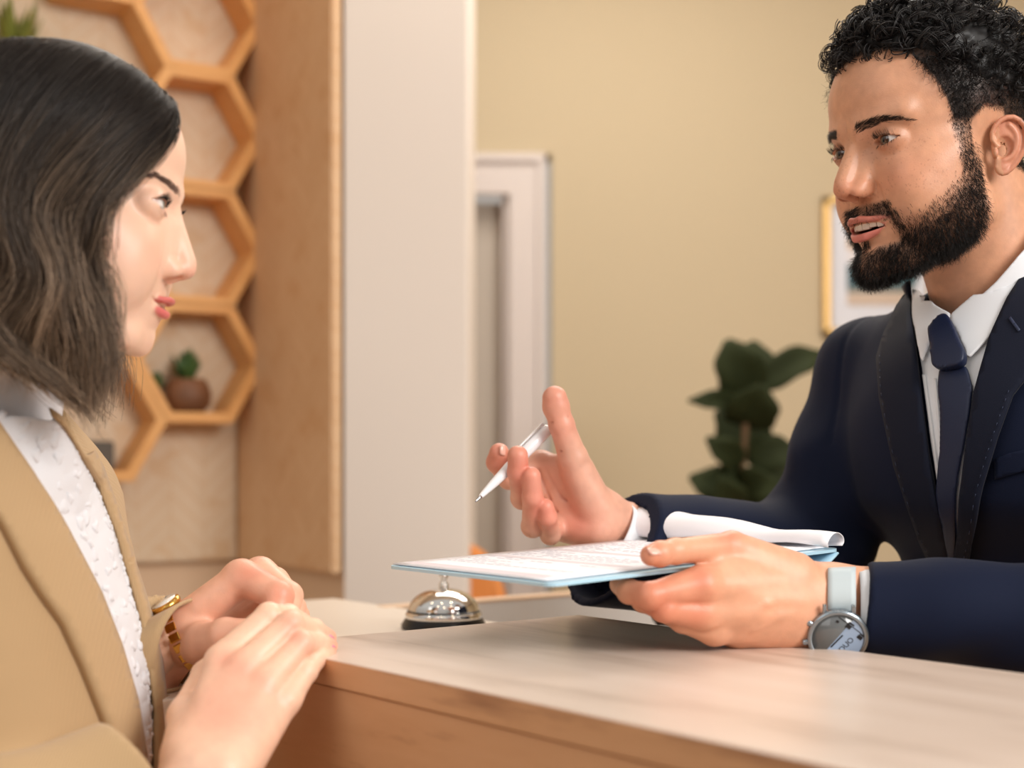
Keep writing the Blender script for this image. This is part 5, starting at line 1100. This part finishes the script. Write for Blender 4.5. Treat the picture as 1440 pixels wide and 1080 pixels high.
# high frilled neckband
cN = P(6, 566, 1.072); axN = HW_.W((0, -2.2, -4))-P(-4, 640, 1.075); axN = axN/np.linalg.norm(axN); V = []; F = []; n, k = 120, 12
cN = P(-4, 640, 1.075)+axN*.010; wN = np.array([1., 0, 0]); wN -= axN*np.dot(wN, axN); wN /= np.linalg.norm(wN); sN = np.cross(axN, wN)
for i in range(k):
    t = i/(k-1)
    for j in range(n):
        a = 2*math.pi*j/n; fr = .0075*max(0, t-.55)/.45*math.sin(a*19+2*math.sin(a*3))+.0018*math.sin(a*11+t*7)*(1-t); rr_ = .047-.006*math.sin(math.pi*t)+.006*t+fr
        V.append(cN+axN*(.002+t*.062+.003*t*math.sin(a*23)+.012*t*math.cos(a))+(wN*math.cos(a)+sN*math.sin(a))*rr_)
for i in range(k-1):
    for j in range(n): F.append((i*n+j, i*n+(j+1) % n, (i+1)*n+(j+1) % n, (i+1)*n+j))
thicken('neckband', V, F, M_blouse, woman, .0016)
# lapels
drape('lapel', [(-30, 560), (-5, 598), (20, 640), (60, 705), (100, 780), (130, 838), (158, 910), (180, 985), (192, 1060), (196, 1110), (172, 1110), (160, 1075), (138, 1010), (110, 940), (82, 880), (52, 838), (28, 800), (0, 745), (-30, 700)], wb, M_bl, woman, .0005, .0085, 10, t0=.5)
drape('lapel', [(62, 572), (78, 585), (92, 620), (104, 640), (120, 640), (133, 665), (152, 720), (170, 775), (185, 820), (200, 868), (214, 930), (222, 1000), (226, 1060), (226, 1100), (206, 1100), (206, 1000), (198, 930), (188, 876), (172, 818), (152, 750), (128, 686), (100, 638), (80, 600), (66, 585)], wb, M_bl, woman, .0055, .004, 8, t0=.5)
V, F = tube(crom([P(40, 556, 1.14), P(62, 572, 1.135), P(78, 596, 1.12), (P(92, 628, 1.10)), P(98, 642, 1.09)], 20), np.interp(np.arange(20), [0, 10, 19], [.007, .0075, .003]), 10); meshobj('blazer_collar', V, F, M_bl, woman)
# gold watch on the far wrist
M_gold2 = mat('watch_gold', (226, 176, 92), .2, metal=1); M_pearl = mat('watch_pearl', (236, 232, 226), .12, coat=1)
gw = empty('wristwatch', tuple(P(260, 852, 1.14)), 'small gold link watch half under the camel sleeve cuff', 'watch')
V = []; F = []; axh = P(338, 850, 1.155)-P(232, 905, 1.158); axh /= np.linalg.norm(axh); upv = np.array([0, 0, 1.])-axh*axh[2]; upv /= np.linalg.norm(upv); sdv = np.cross(axh, upv); cW = P(262, 898, 1.157)
for j in range(22):
    a = 2*math.pi*j/22; c = cW+(upv*math.cos(a)*.0315+sdv*math.sin(a)*.027); t_ = -upv*math.sin(a)+sdv*math.cos(a); nn = upv*math.cos(a)+sdv*math.sin(a)
    if j in (0, 1, 21): continue
    boxm('link', tuple(c), (.0092, .0072, .0022), M_gold2, gw, axes=(axh, t_/np.linalg.norm(t_), nn), bev=.0008)
nn = (upv*1.0+sdv*(.28 if sdv[1] < 0 else -.28)); nn /= np.linalg.norm(nn); lathe('case', [(0, -.002), (.0125, -.002), (.0135, 0), (.0130, .0025), (.0112, .0035), (0, .0032)], tuple(cW+nn*.0325), M_gold2, gw, tuple(nn), 32); lathe('dial', [(0, .0036), (.0108, .0036), (.0108, .0042), (0, .0046)], tuple(cW+nn*.0325), M_pearl, gw, tuple(nn), 32)

# open cuff of the far sleeve round the wrist
nC = np.array([.93, -.24, -.16]); nC /= np.linalg.norm(nC); wC = np.array([0, 0, 1.])-nC*nC[2]; wC /= np.linalg.norm(wC); sC = np.cross(nC, wC); cC = P(262, 905, 1.150); dC = np.array([-.86, .10, -.48]); V = []; F = []; n, k = 48, 10
for i in range(k):
    for j in range(n):
        a = 2*math.pi*j/n; V.append(cC+dC*(.085*i/(k-1))+(wC*math.copysign(abs(math.cos(a))**.72, math.cos(a))*.0365+sC*math.copysign(abs(math.sin(a))**.72, math.sin(a))*.048)*(1+.10*i/(k-1))+nC*.0010*math.sin(2*a))
for i in range(k-1):
    for j in range(n): F.append((i*n+j, i*n+(j+1) % n, (i+1)*n+(j+1) % n, (i+1)*n+j))
thicken('sleeve_cuff', V, F, M_bl, woman, .0026, off=0)
